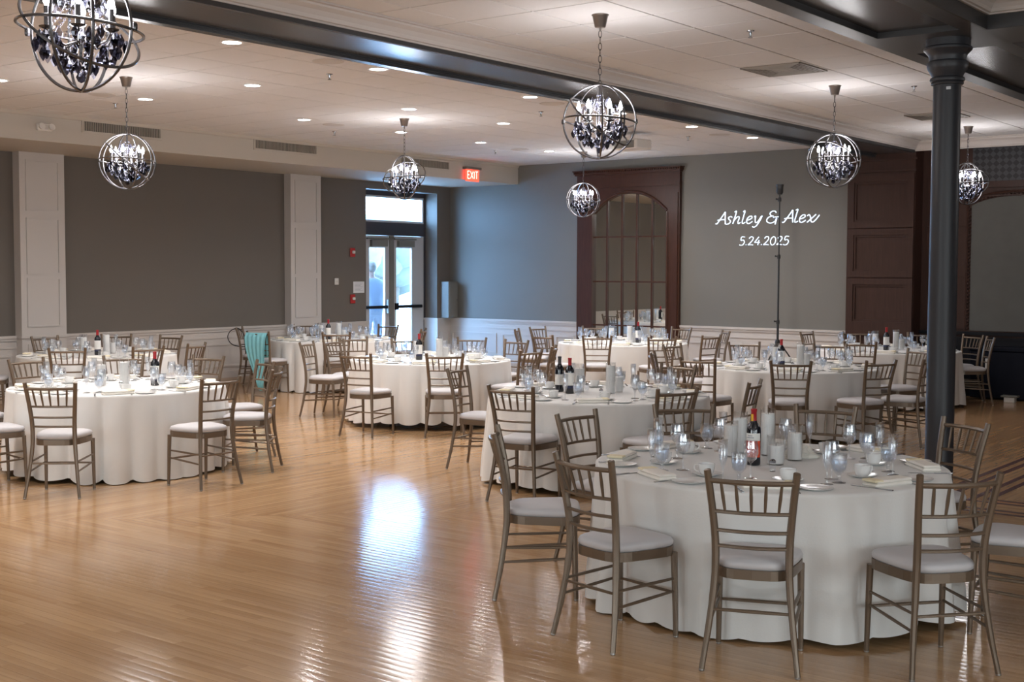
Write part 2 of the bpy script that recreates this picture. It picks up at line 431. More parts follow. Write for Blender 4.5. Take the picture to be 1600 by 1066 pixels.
struct('trim_4', MB().prism(crown_profile(1, -2.775, 3.47, CZ+0.01, 0.11), 'y', YF, 8.83).prism([(p[0], p[1]) for p in crown_profile(-1, 8.835, 3.47, CZ+0.01, 0.11)], 'x', -2.78, XR), M_crown)

# cast column
cprof = [(0.118, 0), (0.118, 0.06), (0.104, 0.075), (0.104, 0.12), (0.098, 0.14), (0.0985, 1.5), (0.094, 3.055), (0.108, 3.058), (0.112, 3.068), (0.108, 3.078),
         (0.116, 3.082), (0.120, 3.094), (0.116, 3.106), (0.104, 3.112), (0.112, 3.13), (0.134, 3.165), (0.141, 3.19), (0.138, 3.215), (0.126, 3.225), (0.128, 3.25), (0.132, 3.265), (0.150, 3.285),
         (0.165, 3.30), (0.165, 3.315), (0.152, 3.325), (0.152, 3.376)]
colm = struct('column', MB().lathe(cprof, 40), M_column, True)
colm.location = (-3.114, 9.06, 0)
part('inspection_plate', MB().box(0.028, 0.058, -0.1, -0.088, 3.015, 3.035), M_alu, colm)

# ---------------------------------------------------------------- panelled wainscot and pilasters
def wain_left(n, y0, y1, ys):
    t = struct(n, MB().box(WX, WX+0.018, y0, y1, 0.10, 0.80).box(WX, WX+0.05, y0, y1, 0.835, 0.868).box(WX, WX+0.034, y0, y1, 0.80, 0.835).box(WX, WX+0.03, y0, y1, 0.70, 0.725).box(WX, WX+0.026, y0, y1, 0.10, 0.20), M_trim)
    for a, b in ys: part('panel', MB().frame_yz(WX+0.018, WX+0.032, a, b, 0.26, 0.62, 0.028).box(WX+0.018, WX+0.022, a+0.06, b-0.06, 0.32, 0.56), M_trim, t)
    return t
def spans(a, b, pitch=1.17, gap=0.13, off=0.0):
    out = []; y = a+gap/2+off
    while y < b-0.2:
        out.append((y, min(y+pitch-gap, b-gap/2))); y += pitch
    return out
PIL = [(4.55, 5.20), (9.114, 9.764), (13.767, 14.418)]
k = 5; prev = YF
for i, (a, b) in enumerate(PIL+[(DY0, DY1)]):
    wain_left('trim_%d' % k, prev, a, spans(prev, a)); k += 1
    prev = b
wain_left('trim_9', DY1, BY, [(DY1+0.06, BY-0.08)])
struct('trim_10', MB().box(WX-0.30, WX+0.04, DY1-0.035, DY1, 0, 0.835).box(WX-0.30, WX+0.055, DY1-0.05, DY1, 0.835, 0.868), M_trim)
struct('trim_20', MB().box(WX-0.30, WX+0.055, DY0, DY0+0.02, 0.835, 0.868).box(WX-0.30, WX+0.03, DY0, DY0+0.012, 0, 0.835), M_trim)
struct('baseboard_left', MB().box(WX, WX+0.028, YF, DY0, 0, 0.10).box(WX, WX+0.028, DY1, BY, 0, 0.10), M_base)
def wain_back(n, x0, x1):
    t = struct(n, MB().box(x0, x1, BY-0.018, BY, 0.10, 0.80).box(x0, x1, BY-0.05, BY, 0.835, 0.868).box(x0, x1, BY-0.034, BY, 0.80, 0.835).box(x0, x1, BY-0.03, BY, 0.70, 0.725).box(x0, x1, BY-0.026, BY, 0.10, 0.20), M_trim)
    for a, b in spans(x0, x1): part('panel', MB().frame_xz(BY-0.032, BY-0.018, a, b, 0.26, 0.62, 0.028), M_trim, t)
wain_back('trim_11', WX, -12.33); wain_back('trim_12', -10.32, -7.49)
struct('baseboard_back', MB().box(WX, -12.33, BY-0.028, BY, 0, 0.10).box(-10.32, -7.49, BY-0.028, BY, 0, 0.10), M_base)
for i, (a, b) in enumerate(PIL):
    p = struct('trim_%d' % (13+i), MB().box(WX, WX+0.15, a, b, 0, SZ).box(WX, WX+0.165, a-0.012, b+0.012, 0, 0.13).box(WX, WX+0.168, a-0.015, b+0.015, 0.835, 0.862), M_trim)
    for z0, z1 in ((2.49, 3.15), (1.67, 2.40), (0.98, 1.62), (0.2, 0.76)):
        part('panel', MB().frame_yz(WX+0.15, WX+0.163, a+0.085, b-0.085, z0, z1, 0.02), M_trim, p)

# ---------------------------------------------------------------- glass entrance doors
DXP = WX-0.30
d = struct('door_1', MB().box(DXP-0.06, DXP+0.02, DY0-0.05, 15.66, 0, 3.12).box(DXP-0.06, DXP+0.02, 17.40, DY1+0.02, 0, 3.12).box(DXP-0.06, DXP+0.02, 15.66, 17.40, 2.345, 2.575).box(DXP-0.06, DXP+0.02, 15.66, 17.40, 3.04, 3.12), M_bronze)
part('transom_frame', MB().frame_yz(DXP-0.04, DXP+0.012, 15.66, 17.40, 2.575, 3.04, 0.035), M_alu, d)
part('transom_pane', MB().box(DXP-0.016, DXP-0.010, 15.69, 17.37, 2.60, 3.01), M_pane, d)
part('astragal', MB().box(DXP-0.05, DXP+0.03, 16.485, 16.595, 0.01, 2.345), M_greybox, d)
for y0, y1, g0, g1 in ((15.67, 16.485, 15.98, 16.375), (16.595, 17.395, 16.665, 17.075)):
    lf = part('door_leaf', MB().box(DXP-0.03, DXP+0.012, y0, g0, 0.015, 2.34).box(DXP-0.03, DXP+0.012, g1, y1, 0.015, 2.34).box(DXP-0.03, DXP+0.012, g0, g1, 2.13, 2.34).box(DXP-0.03, DXP+0.012, g0, g1, 0.015, 0.30), M_alu, d)
    part('pane', MB().box(DXP-0.012, DXP-0.006, g0, g1, 0.30, 2.13), M_pane, lf)
    part('closer', MB().box(DXP+0.012, DXP+0.07, g0+0.02, g1+0.02, 2.15, 2.26).box(DXP+0.02, DXP+0.06, g0-0.08, g1+0.08, 2.275, 2.30), M_greybox, lf)
    part('push_bar', MB().bbox(DXP+0.03, DXP+0.085, min(y0+0.10, g0), max(y1-0.10, g1), 1.06, 1.115, 0.01).box(DXP+0.012, DXP+0.05, y0+0.03, y0+0.10, 1.03, 1.15), M_black, lf)
part('latch_box', MB().bbox(DXP+0.012, DXP+0.075, 16.40, 16.475, 0.97, 1.22, 0.008), M_greybox, d)
part('threshold', MB().box(DXP-0.08, DXP+0.08, 15.66, 17.40, 0, 0.012), M_greybox, d)

# ---------------------------------------------------------------- arched mirror in its mahogany surround
mx0, mx1, my = -12.32, -10.33, BY
mr = obj('arched_mirror', None, loc=(-11.325, BY, 0), label='tall arched mirror of many panes in a dark mahogany surround', cat='mirror')
def mpart(name, mb, m, smooth=False, parent=mr, kind=None):
    o = part(name, mb, m, parent, smooth, kind=kind)
    if parent is mr: o.location = (11.325, -BY, 0)
    return o
for a, b in ((-12.32, -12.0), (-10.562, -10.33)):
    mpart('jamb', MB().box(a, b, my-0.06, my, 0, 3.20).box(a+0.03, b-0.03, my-0.075, my-0.06, 0.25, 3.0).box(a-0.01, b+0.01, my-0.08, my, 0, 0.2), M_wood)
for x in (-12.03, -10.562):
    mpart('bead_moulding', MB().box(x, x+0.03, my-0.085, my-0.06, 0.2, 2.68), M_wood)
mpart('header', MB().box(mx0, mx1, my-0.065, my, 3.17, 3.335).box(mx0-0.005, mx1+0.005, my-0.08, my, 3.11, 3.17), M_wood)
mpart('cornice', MB().box(mx0-0.02, mx1+0.02, my-0.10, my, 3.325, 3.35).box(mx0-0.035, mx1+0.035, my-0.12, my, 3.35, 3.368).box(mx0-0.05, mx1+0.05, my-0.14, my, 3.39, 3.408), M_wood)
dn = MB(); x = mx0-0.03
while x < mx1+0.03: dn.box(x, x+0.02, my-0.135, my-0.01, 3.368, 3.392); x += 0.04
mpart('dentil_row', dn, M_wood, kind='stuff')
# spandrel board with the arch cut out
cxm, hw = -11.283, 0.718
arc = [(cxm-hw+2*hw*i/24, 2.68+0.325*(1-abs(2*i/24-1)**2.1)) for i in range(25)]
sp = MB()
for i in range(24):
    (xa, za), (xb, zb) = arc[i], arc[i+1]
    sp.add([(xa, my-0.05, za), (xb, my-0.05, zb), (xb, my-0.05, 3.13), (xa, my-0.05, 3.13), (xa, my-0.02, za), (xb, my-0.02, zb), (xb, my-0.02, 3.13), (xa, my-0.02, 3.13)],
           [(0, 1, 2, 3), (0, 4, 5, 1), (4, 7, 6, 5)])
mpart('spandrel', sp, M_wood)
mpart('arch_moulding', MB().tube([(a, my-0.055, z+0.03) for a, z in arc], 0.026, 8), M_wood, True)
cols = [-12.0, -11.727, -11.432, -11.147, -10.853, -10.562]
rows = [0.12, 0.83, 1.557, 2.298, 3.02]
for i in range(5):
    for j in range(4):
        mpart('pane', MB().box(cols[i], cols[i+1], my-0.016, my-0.012, rows[j], rows[j+1]), M_mirror)
for x in cols[1:5]:
    mpart('muntin', MB().box(x-0.015, x+0.015, my-0.04, my-0.012, 0.12, 3.0), M_wood)
for z in rows[1:4]:
    mpart('muntin', MB().box(-12.0, -10.562, my-0.036, my-0.012, z-0.012, z+0.012), M_wood)
mpart('kick_board', MB().box(-12.0, -10.562, my-0.05, my, 0, 0.12), M_wood)

# ---------------------------------------------------------------- dark panelled wall at the right
PY, RY = 17.70, 18.00
wp = struct('wall_panelled', MB().box(-7.49, -6.50, PY, BY+0.4, 0, CZ), M_woodd)
for z0, z1 in ((2.41, 3.07), (1.70, 2.31), (0.97, 1.60), (0.2, 0.86)):
    part('panel', MB().frame_xz(PY-0.035, PY, -7.485, -6.505, z0-0.055, z1+0.055, 0.10).frame_xz(PY-0.018, PY, -7.385, -6.605, z0+0.045, z1-0.045, 0.03), M_woodd, wp)
part('ledge', MB().box(-7.50, -6.48, PY-0.035, PY, 3.16, 3.18).box(-7.50, -6.48, PY-0.045, PY, 3.18, 3.195).box(-7.50, -6.47, PY-0.03, PY, 3.32, 3.345), M_woodd, wp)
part('plinth', MB().box(-7.50, -6.48, PY-0.04, PY, 0, 0.15), M_woodd, wp)
wr = struct('wall_panelled', MB().box(-6.52, XR, RY, RY+0.2, 0, CZ), M_woodd)
for z0, z1 in ((2.41, 3.10), (1.70, 2.31), (0.97, 1.60)):
    part('panel', MB().frame_xz(RY-0.022, RY, -6.42, -5.86, z0-0.03, z1+0.03, 0.07), M_woodd, wr)
part('woven_screen', MB().box(-5.80, -2.2, RY-0.02, RY-0.002, 2.985, 3.46), M_screen, wr)
part('screen_ledge', MB().box(-5.86, -2.2, RY-0.05, RY, 2.90, 2.99).box(-5.86, -2.2, RY-0.035, RY, 2.78, 2.80), M_woodd, wr)
gx0, gx1 = -5.80, -2.4
ol = [(gx0, 0.92)]+[(gx0+(gx1-gx0)*i/40, 2.66+0.13*(1-abs(2*i/40-1)**7)) for i in range(41)]+[(gx1, 0.92)]
part('fabric_panel', MB().prism(ol, 'y', RY-0.012, RY), M_fabric, wr)
bd = MB(); z = 0.95
def bead(x, z): bd.lathe([(0.003, -0.018), (0.017, -0.009), (0.019, 0), (0.017, 0.009), (0.003, 0.018)], 6, (x, RY-0.02, z))
while z < 2.66: bead(gx0-0.02, z); z += 0.052
for i in range(1, 66):
    u = i/66; bead(gx0+(gx1-gx0)*u, 2.685+0.13*(1-abs(2*u-1)**7))
part('bead_row', bd, M_woodd, wr, True, kind='stuff')
part('arch_moulding', MB().tube([(gx0-0.055, RY-0.01, 0.93)]+[(p[0]-0.055*(1-i/20) if i < 20 else p[0], RY-0.01, p[1]+0.06) for i, p in enumerate(ol[1:-1])], 0.02, 6), M_woodd, wr, True)
part('chair_rail', MB().box(-6.5, XR, RY-0.05, RY, 0.86, 0.905).box(-6.5, XR, RY-0.03, RY, 0.80, 0.83), M_black, wr)
part('dado', MB().box(-6.5, XR, RY-0.02, RY-0.001, 0.0, 0.80), M_black, wr)

# ---------------------------------------------------------------- outside
struct('ground', MB().box(-70, WX-0.36, -20, 60, -0.12, -0.02), M_ground)
def tree(x, y, h, r, label):
    t = obj('tree', None, loc=(x, y, -0.02), label=label, cat='tree', group='trees beyond the doors')
    part('trunk', MB().tube([(0, 0, 0), (0.1, 0, h*0.35), (0, 0.1, h*0.6)], [0.18, 0.14, 0.08], 8), M_bark, t, True)
    b = MB()
    for q in range(16):
        a = random.uniform(0, 6.28); rr = random.uniform(0, r*0.7); s = random.uniform(0.35, 0.6)*r
        c = (rr*math.cos(a), rr*math.sin(a), h*random.uniform(0.35, 0.9))
        b.lathe([(0.05*s, -s*0.9), (0.6*s, -s*0.7), (0.95*s, -s*0.2), (s, 0.1*s), (0.75*s, 0.6*s), (0.05*s, 0.95*s)], 8, c)
    part('crown', b, M_leaf, t, True)
for x, y, h, r, l in ((-44, 43.0, 4.2, 2.6, 'hazy rounded tree seen through the left door pane'), (-46, 49.5, 4.0, 2.6, 'hazy rounded tree seen through the right door pane'), (-52, 55.0, 4.4, 3, 'hazy tree farthest beyond the right door pane')):
    tree(x, y, h, r, l)

def person():
    # standing with the back to the doors, leaning slightly, seen through the left pane
    J = {'pelvis': (0, 0, 0.95), 'waist': (0, 0.01, 1.08), 'chest': (0, 0.04, 1.30), 'neck': (0, 0.05, 1.50), 'headb': (0, 0.07, 1.58), 'head': (0, 0.08, 1.68), 'headt': (0, 0.075, 1.76),
         'shl': (-0.19, 0.04, 1.42), 'ell': (-0.25, 0.0, 1.14), 'wrl': (-0.20, 0.16, 0.95), 'hal': (-0.16, 0.24, 0.93), 'shr': (0.19, 0.04, 1.42), 'elr': (0.26, 0.0, 1.14), 'wrr': (0.21, 0.16, 0.95), 'har': (0.17, 0.24, 0.93),
         'hil': (-0.10, 0, 0.90), 'knl': (-0.11, 0.03, 0.50), 'anl': (-0.12, -0.02, 0.09), 'tol': (-0.13, 0.14, 0.04), 'hir': (0.10, 0, 0.90), 'knr': (0.12, 0.03, 0.50), 'anr': (0.13, -0.02, 0.09), 'tor': (0.14, 0.14, 0.04)}
    rad = dict(pelvis=.16, waist=.15, chest=.165, neck=.06, headb=.075, head=.095, headt=.06, shl=.075, ell=.05, wrl=.034, hal=.03, shr=.075, elr=.05, wrr=.034, har=.03, hil=.10, knl=.065, anl=.042, tol=.035, hir=.10, knr=.065, anr=.042, tor=.035)
    E = [('pelvis', 'waist'), ('waist', 'chest'), ('chest', 'neck'), ('neck', 'headb'), ('headb', 'head'), ('head', 'headt'), ('chest', 'shl'), ('shl', 'ell'), ('ell', 'wrl'), ('wrl', 'hal'), ('chest', 'shr'), ('shr', 'elr'), ('elr', 'wrr'), ('wrr', 'har'),
         ('pelvis', 'hil'), ('hil', 'knl'), ('knl', 'anl'), ('anl', 'tol'), ('pelvis', 'hir'), ('hir', 'knr'), ('knr', 'anr'), ('anr', 'tor')]
    names = list(J)
    me = bpy.data.meshes.new('body')
    me.from_pydata([J[n] for n in names], [(names.index(a), names.index(b)) for a, b in E], [])
    o = bpy.data.objects.new('body_tmp', me); col.objects.link(o)
    sk = o.modifiers.new('s', 'SKIN'); sk.use_smooth_shade = True
    for i, n in enumerate(names):
        v = me.skin_vertices[0].data[i]; v.radius = (rad[n]*(1.2 if n in ('chest', 'pelvis', 'waist') else 1), rad[n]); v.use_root = n == 'pelvis'
    ss = o.modifiers.new('d', 'SUBSURF'); ss.levels = 2; ss.render_levels = 2
    dg = bpy.context.evaluated_depsgraph_get(); dg.update()
    me2 = bpy.data.meshes.new_from_object(o.evaluated_get(dg))
    bpy.data.objects.remove(o)
    me2.materials.clear()
    for m in (M_skin, M_shirt, M_trous): me2.materials.append(m)
    for p in me2.polygons:
        c = p.center
        p.material_index = 2 if c.z < 0.96 and abs(c.x) < 0.17+0.0*c.z and not (c.y > 0.12 and c.z > 0.85) else (1 if 0.96 <= c.z < 1.50 and not (c.z < 1.06 and (c.y > 0.08)) else 0)
        p.use_smooth = True
    P = obj('person', me2, loc=(-16.08, 16.70, -0.02), rz=R(80), label='person in a pale blue shirt standing outside the left door pane', cat='person')
    P.scale = (1.07, 1.07, 1.07)
    h = MB().lathe([(0.03, 1.60), (0.085, 1.63), (0.10, 1.69), (0.085, 1.76), (0.04, 1.795), (0.005, 1.80)], 12, (0, 0.055, 0))
    part('hair', h, M_hair, P, True)
    for s in (-1, 1):
        part('ear', MB().lathe([(0.004, -0.03), (0.02, -0.015), (0.024, 0.005), (0.014, 0.03), (0.003, 0.034)], 8, (s*0.098, 0.08, 1.675)), M_skin, P, True)
        for q in range(5):
            hx = s*(0.165-0.014*(q-2)*0.6); z = 0.93-0.012*(q-2)
            ln = (0.05, 0.075, 0.08, 0.074, 0.06)[q]
            part('finger', MB().tube([(hx, 0.23, z), (hx, 0.23+ln*0.6, z-0.005), (hx*0.97, 0.23+ln, z-0.02)], [0.010, 0.009, 0.007], 6), M_skin, P, True)
    part('nose', MB().lathe([(0.004, -0.02), (0.014, -0.01), (0.008, 0.02), (0.002, 0.03)], 8, (0, 0.178, 1.665)), M_skin, P, True)
person()

# ---------------------------------------------------------------- small fixtures on wall and soffit
def vent(y0, y1, z0, z1, label):
    v = obj('air_vent', None, loc=(SX, (y0+y1)/2, (z0+z1)/2), label=label, cat='vent', group='long air vents on the soffit')
    hy, hz = (y1-y0)/2, (z1-z0)/2
    part('vent_frame', MB().frame_yz(0, 0.014, -hy-0.025, hy+0.025, -hz-0.025, hz+0.025, 0.026), M_soffit, v)
    part('vent_back', MB().box(0.0005, 0.003, -hy, hy, -hz, hz), M_ventd, v)
    s = MB(); n = 44
    for i in range(n):
        y = -hy+2*hy*(i+0.5)/n; s.box(0.002, 0.012, y-0.006, y+0.004, -hz, hz)
    part('louvres', s, M_vent, v, kind='stuff')
vent(9.12, 10.24, 3.415, 3.53, 'long louvred air vent on the soffit beside the left pilaster')
vent(11.82, 12.97, 3.415, 3.53, 'long louvred air vent at the middle of the soffit')
vent(14.78, 15.93, 3.385, 3.50, 'long louvred air vent on the soffit nearest the exit sign')

ex = obj('exit_sign', None, loc=(SX, 16.48, 3.34), label='lit red exit sign fixed to the soffit near the corner', cat='sign')
part('mount', MB().box(0, 0.10, -0.19, 0.19, 0.075, 0.115), M_greybox, ex)
part('lit_panel', MB().bbox(0.045, 0.06, -0.17, 0.17, -0.12, 0.08, 0.004), M_exit, ex)
lt = MB()
def lbar(a, b): # stroke in the sign's plane: (y, z)
    (y0, z0), (y1, z1) = a, b; dy, dz = y1-y0, z1-z0; L = math.hypot(dy, dz); ny, nz = -dz/L*0.009, dy/L*0.009
    lt.add([(0.0615, y0+ny, z0+nz), (0.0615, y1+ny, z1+nz), (0.0615, y1-ny, z1-nz), (0.0615, y0-ny, z0-nz)], [(0, 1, 2, 3)])
for a, b in [((-.13, -.075), (-.13, .045)), ((-.13, .045), (-.075, .045)), ((-.13, -.015), (-.085, -.015)), ((-.13, -.075), (-.075, -.075)),
             ((-.055, -.075), (.015, .045)), ((-.055, .045), (.015, -.075)), ((.045, -.075), (.045, .045)), ((.105, -.075), (.105, .045)), ((.07, .045), (.14, .045))]: lbar(a, b)
part('letters', lt, M_exitl, ex)

em = obj('emergency_light', None, loc=(SX, 8.58, 3.40), label='small white twin-head emergency light on the soffit', cat='light')
part('housing', MB().bbox(0, 0.05, -0.10, 0.10, -0.035, 0.045, 0.01), M_white, em)
for s in (-1, 1): part('lamp_head', MB().lathe([(0.012, 0), (0.035, 0.02), (0.04, 0.05)], 12), M_white, em, True).matrix_local = Matrix.Translation((0.04, s*0.065, 0.0)) @ Matrix.Rotation(R(75), 4, 'Y')
def alarm(y, z, label):
    a = obj('fire_alarm', None, loc=(WX, y, z), label=label, cat='alarm')
    part('back_plate', MB().bbox(0, 0.03, -0.055, 0.055, -0.075, 0.075, 0.008), M_red, a)
    part('lens', MB().bbox(0.03, 0.06, -0.03, 0.03, -0.02, 0.03, 0.008), M_white, a)
alarm(15.27, 2.03, 'red wall strobe, upper of two beside the doors')
alarm(15.27, 1.25, 'red pull station, lower of two beside the doors')
sw = obj('wall_switch', None, loc=(WX, 14.90, 1.545), label='white thermostat box on the taupe wall beside the doors', cat='switch')
part('cover', MB().bbox(0, 0.02, -0.045, 0.045, -0.055, 0.055, 0.006), M_white, sw); part('toggle', MB().box(0.02, 0.03, -0.01, 0.01, -0.015, 0.015), M_white, sw)
nt_ = obj('paper_notice', MB().box(0, 0.002, -0.13, 0.13, -0.095, 0.095).mesh('paper_notice', M_paper), loc=(WX, 15.43, 1.445), label='white paper notice pinned left of the glass doors', cat='notice')
pl = MB()
for i in range(7): pl.box(0.002, 0.0028, -0.10, 0.10-0.03*(i % 3), 0.07-0.022*i, 0.074-0.022*i)
part('printed_lines', pl, M_ink, nt_)
gb = obj('wall_cabinet', None, loc=(WX, 17.62, 1.19), label='narrow grey wall cabinet standing on the wainscot in the corner', cat='cabinet')
part('body', MB().bbox(0, 0.21, -0.10, 0.16, -0.32, 0.34, 0.006), M_greybox, gb)
part('cabinet_door', MB().bbox(0.21, 0.22, -0.085, 0.145, -0.30, 0.32, 0.003), M_greybox, gb); part('lock', MB().lathe([(0.012, 0), (0.012, 0.012)], 10, (0.215, 0.12, 0)), M_steel, gb)

# recessed downlights: three rows
dl_ring = MB().lathe([(0.098, 0.004), (0.098, -0.003), (0.078, -0.006), (0.074, 0.0)], 24, capb=False, capt=False).mesh('ring', M_dring, True)
dl_disc = MB().lathe([(0.074, 0.0), (0.074, 0.002)], 24).mesh('lit_lens', M_down)
ords = ['first', 'second', 'third', 'fourth', 'fifth', 'sixth', 'seventh', 'eighth', 'ninth', 'tenth']
RX = ((-8.13, 'the row along the beam'), (-9.85, 'the middle row'), (-11.58, 'the row along the soffit'))
RYs = [15.92, 14.25, 12.57, 10.83, 8.52, 6.82, 4.5, 2.75]
for (lx, ly, lz_, sx_, sy_, rot_) in [(DXP-0.1, 16.52, 1.55, 3.0, 1.7, (0, R(-90), 0))]+[((a+b)/2, YF-0.15, 1.8, b-a, 1.9, (R(90), 0, 0)) for a, b in FILL_WIN]+[(XR+0.15, (a+b)/2, 1.8, 1.9, b-a, (0, R(90), 0)) for a, b in FILL_WINR]:
    pl_ = bpy.data.lights.new('sky_portal', 'AREA'); pl_.shape = 'RECTANGLE'; pl_.size = sx_; pl_.size_y = sy_; pl_.cycles.is_portal = True
    obj('sky_portal', pl_, None, (lx, ly, lz_), rot=rot_)
def downlight(x, y, label):
    o = obj('recessed_downlight', None, loc=(x, y, CZ-0.005), label=label, cat='downlight', group='recessed downlights in the tiled ceiling')
    obj('ring', dl_ring, o); obj('lit_lens', dl_disc, o)
    l = bpy.data.lights.new('downlight_lamp', 'AREA'); l.shape = 'DISK'; l.size = 0.14; l.energy = DOWNLIGHT_W; l.color = (1.0, 0.95, 0.91); l.spread = R(150)
    lo = obj('lamp', l, o, (0, 0, -0.012)); return o
for x, rn in RX:
    for i, y in enumerate(RYs):
        downlight(x, y, 'round recessed downlight, %s from the back wall in %s' % (ords[i], rn))
spk_me = MB().lathe([(0.14, 0.004), (0.14, -0.004), (0.125, -0.007), (0.02, -0.008)], 24, capb=False).mesh('speaker_grille', M_spk, True)
for x, y, l in ((-11.65, 8.03, 'along the soffit, nearest the camera'), (-8.19, 7.95, 'along the beam, nearest the camera'), (-11.69, 11.44, 'along the soffit, middle of three'), (-8.27, 11.42, 'along the beam, middle of three'), (-8.32, 15.33, 'along the beam, nearest the back wall'), (-11.76, 15.41, 'along the soffit, nearest the corner')):
    obj('ceiling_speaker', spk_me, loc=(x, y, CZ-0.004), label='flush round ceiling speaker, '+l, cat='speaker', group='flush ceiling speakers')
spr = MB().lathe([(0.032, 0.002), (0.03, -0.004), (0.012, -0.006), (0.010, -0.03), (0.006, -0.045), (0.018, -0.05), (0.018, -0.053)], 10, capb=False).mesh('sprinkler_head', M_steel, True)
for x, y, l in ((-12.16, 8.55, 'near the left air vent'), (-8.71, 8.47, 'nearest the camera along the beam'), (-12.25, 12.0, 'near the middle air vent'), (-8.79, 11.92, 'halfway along the beam'), (-8.785, 15.3, 'along the beam nearest the back wall'), (-12.19, 15.36, 'nearest the exit sign'), (-4.56, 8.87, 'right of the beam, nearer of two'), (-4.61, 12.46, 'right of the beam, beside the column top')):
    obj('sprinkler_head', spr, loc=(x, y, CZ-0.004), label='small ceiling sprinkler head '+l, cat='sprinkler', group='ceiling sprinkler heads')
def diffuser(x, y, label):
    o = obj('ceiling_diffuser', None, loc=(x, y, CZ-0.006), label=label, cat='vent')
    part('diffuser_back', MB().box(-0.29, 0.29, -0.29, 0.29, 0.0, 0.004), M_ventd, o)
    s = MB()
    for i in range(8):
        q = 0.29-0.034*i
        for a in (MB().box(-q, q, -q, -q+0.012, -0.012, 0), MB().box(-q, q, q-0.012, q, -0.012, 0), MB().box(-q, -q+0.012, -q, q, -0.012, 0), MB().box(q-0.012, q, -q, q, -0.012, 0)): s.add(a.v, a.f)
    s.box(-0.10, 0.10, -0.10, 0.10, -0.010, -0.004)
    part('louvres', s, M_vent, o, kind='stuff')
diffuser(-5.17, 10.72, 'square louvred ceiling vent between the two nearer right-hand chandeliers')
diffuser(-5.25, 14.95, 'square louvred ceiling vent partly behind the column')
pj = obj('ceiling_projector', None, loc=(-9.15, 14.45, CZ), rz=R(-8), label='white projector hung under the tiles, aimed at the back wall', cat='projector')
part('bracket', MB().lathe([(0.06, -0.01), (0.02, -0.02), (0.02, -0.10)], 10), M_white, pj)
part('body', MB().bbox(-0.21, 0.21, -0.16, 0.16, -0.23, -0.10, 0.015), M_white, pj)
part('vent_grille', MB().box(-0.17, 0.17, -0.164, -0.16, -0.215, -0.12), M_greybox, pj)
part('projector_lens', MB().lathe([(0.045, 0), (0.045, 0.05), (0.035, 0.05)], 12), M_black, pj).matrix_local = Matrix.Translation((0.08, 0.15, -0.165)) @ Matrix.Rotation(R(-90), 4, 'X')

# ---------------------------------------------------------------- projected lettering, glowing ribbons in place of the projector's beam
G = {
 'A': (0.50, [[(-.06, .03), (.03, .02), (.20, .34), (.40, .76)], [(.40, .76), (.44, .4), (.50, .0)], [(.02, .24), (.24, .27), (.46, .27)]]),
 's': (0.36, [[(.33, .40), (.24, .46), (.13, .40), (.16, .29), (.26, .18), (.22, .04), (.08, -.03), (-.03, .04)]]),
 'h': (0.46, [[(.05, .74), (.15, .79), (.14, .6), (.05, 0)], [(.07, .16), (.20, .38), (.32, .44), (.36, .34), (.32, .12), (.36, .0), (.46, .08)]]),
 'l': (0.27, [[(.06, .74), (.16, .79), (.13, .5), (.09, .12), (.14, .0), (.26, .08)]]),
 'e': (0.40, [[(.05, .20), (.20, .24), (.32, .34), (.28, .45), (.16, .42), (.06, .24), (.08, .05), (.20, -.01), (.38, .12)]]),
 'y': (0.44, [[(.03, .40), (.10, .45), (.11, .2), (.16, .04), (.27, .10), (.42, .44)], [(.46, .46), (.36, .14), (.22, -.16), (.08, -.24), (.0, -.18)]]),
 '&': (0.70, [[(.50, .62), (.42, .72), (.28, .72), (.18, .60), (.24, .46), (.38, .42)], [(.30, .42), (.12, .34), (.05, .16), (.16, .02), (.34, .0), (.50, .10), (.56, .28)], [(.36, .34), (.56, .37), (.72, .36)], [(.56, .30), (.55, .1), (.53, -.10)]]),
 'x': (0.62, [[(.02, .38), (.11, .45), (.20, .30), (.26, .06), (.36, .0), (.50, .16), (.64, .42)], [(.46, .46), (.28, .24), (.06, -.02)]]),
 '5': (0.40, [[(.36, .60), (.14, .60), (.10, .36), (.26, .38), (.34, .22), (.24, .02), (.08, .0), (.02, .04)]]),
 '2': (0.42, [[(.06, .48), (.16, .60), (.30, .58), (.32, .42), (.18, .2), (.02, .02)], [(.02, .02), (.2, .03), (.36, .01)]]),
 '4': (0.42, [[(.28, .60), (.14, .38), (.02, .20)], [(.02, .20), (.2, .20), (.38, .20)], [(.30, .36), (.27, .18), (.25, .0)]]),
 '0': (0.44, [[(.22, .60), (.09, .48), (.04, .24), (.10, .04), (.20, .0), (.33, .12), (.37, .36), (.32, .54), (.22, .60)]]),
 '.': (0.18, [[(.04, .02), (.06, .04), (.08, .02)]]),
 ' ': (0.24, []),
}
def lettering(text, x0, x1, zb, size, wd, shear=0.12):
    tot = sum(G[c][0] for c in text); b = MB(); x = 0
    sx = (x1-x0)/tot
    for c in text:
        for st in G[c][1]:
            P = cat_pts([((x+p[0]+p[1]*shear)*sx, p[1]*size, 0) for p in st], 6); n = len(P)
            vs = []
            for i, p in enumerate(P):
                t = (P[min(i+1, n-1)]-P[max(i-1, 0)]).normalized()
                nx, nz = -t.y, t.x
                h = wd*(0.75+0.35*abs(t.y))
                vs += [(x0+p.x+nx*h, BY-0.003, zb+p.y+nz*h), (x0+p.x-nx*h, BY-0.003, zb+p.y-nz*h)]
            b.add(vs, [(2*i, 2*i+1, 2*i+3, 2*i+2) for i in range(n-1)])
        x += G[c][0]
    return b
tx = obj('projected_lettering', None, loc=(-8.86, BY, 2.4), label='white projected script names over a date on the taupe back wall', cat='projected text')
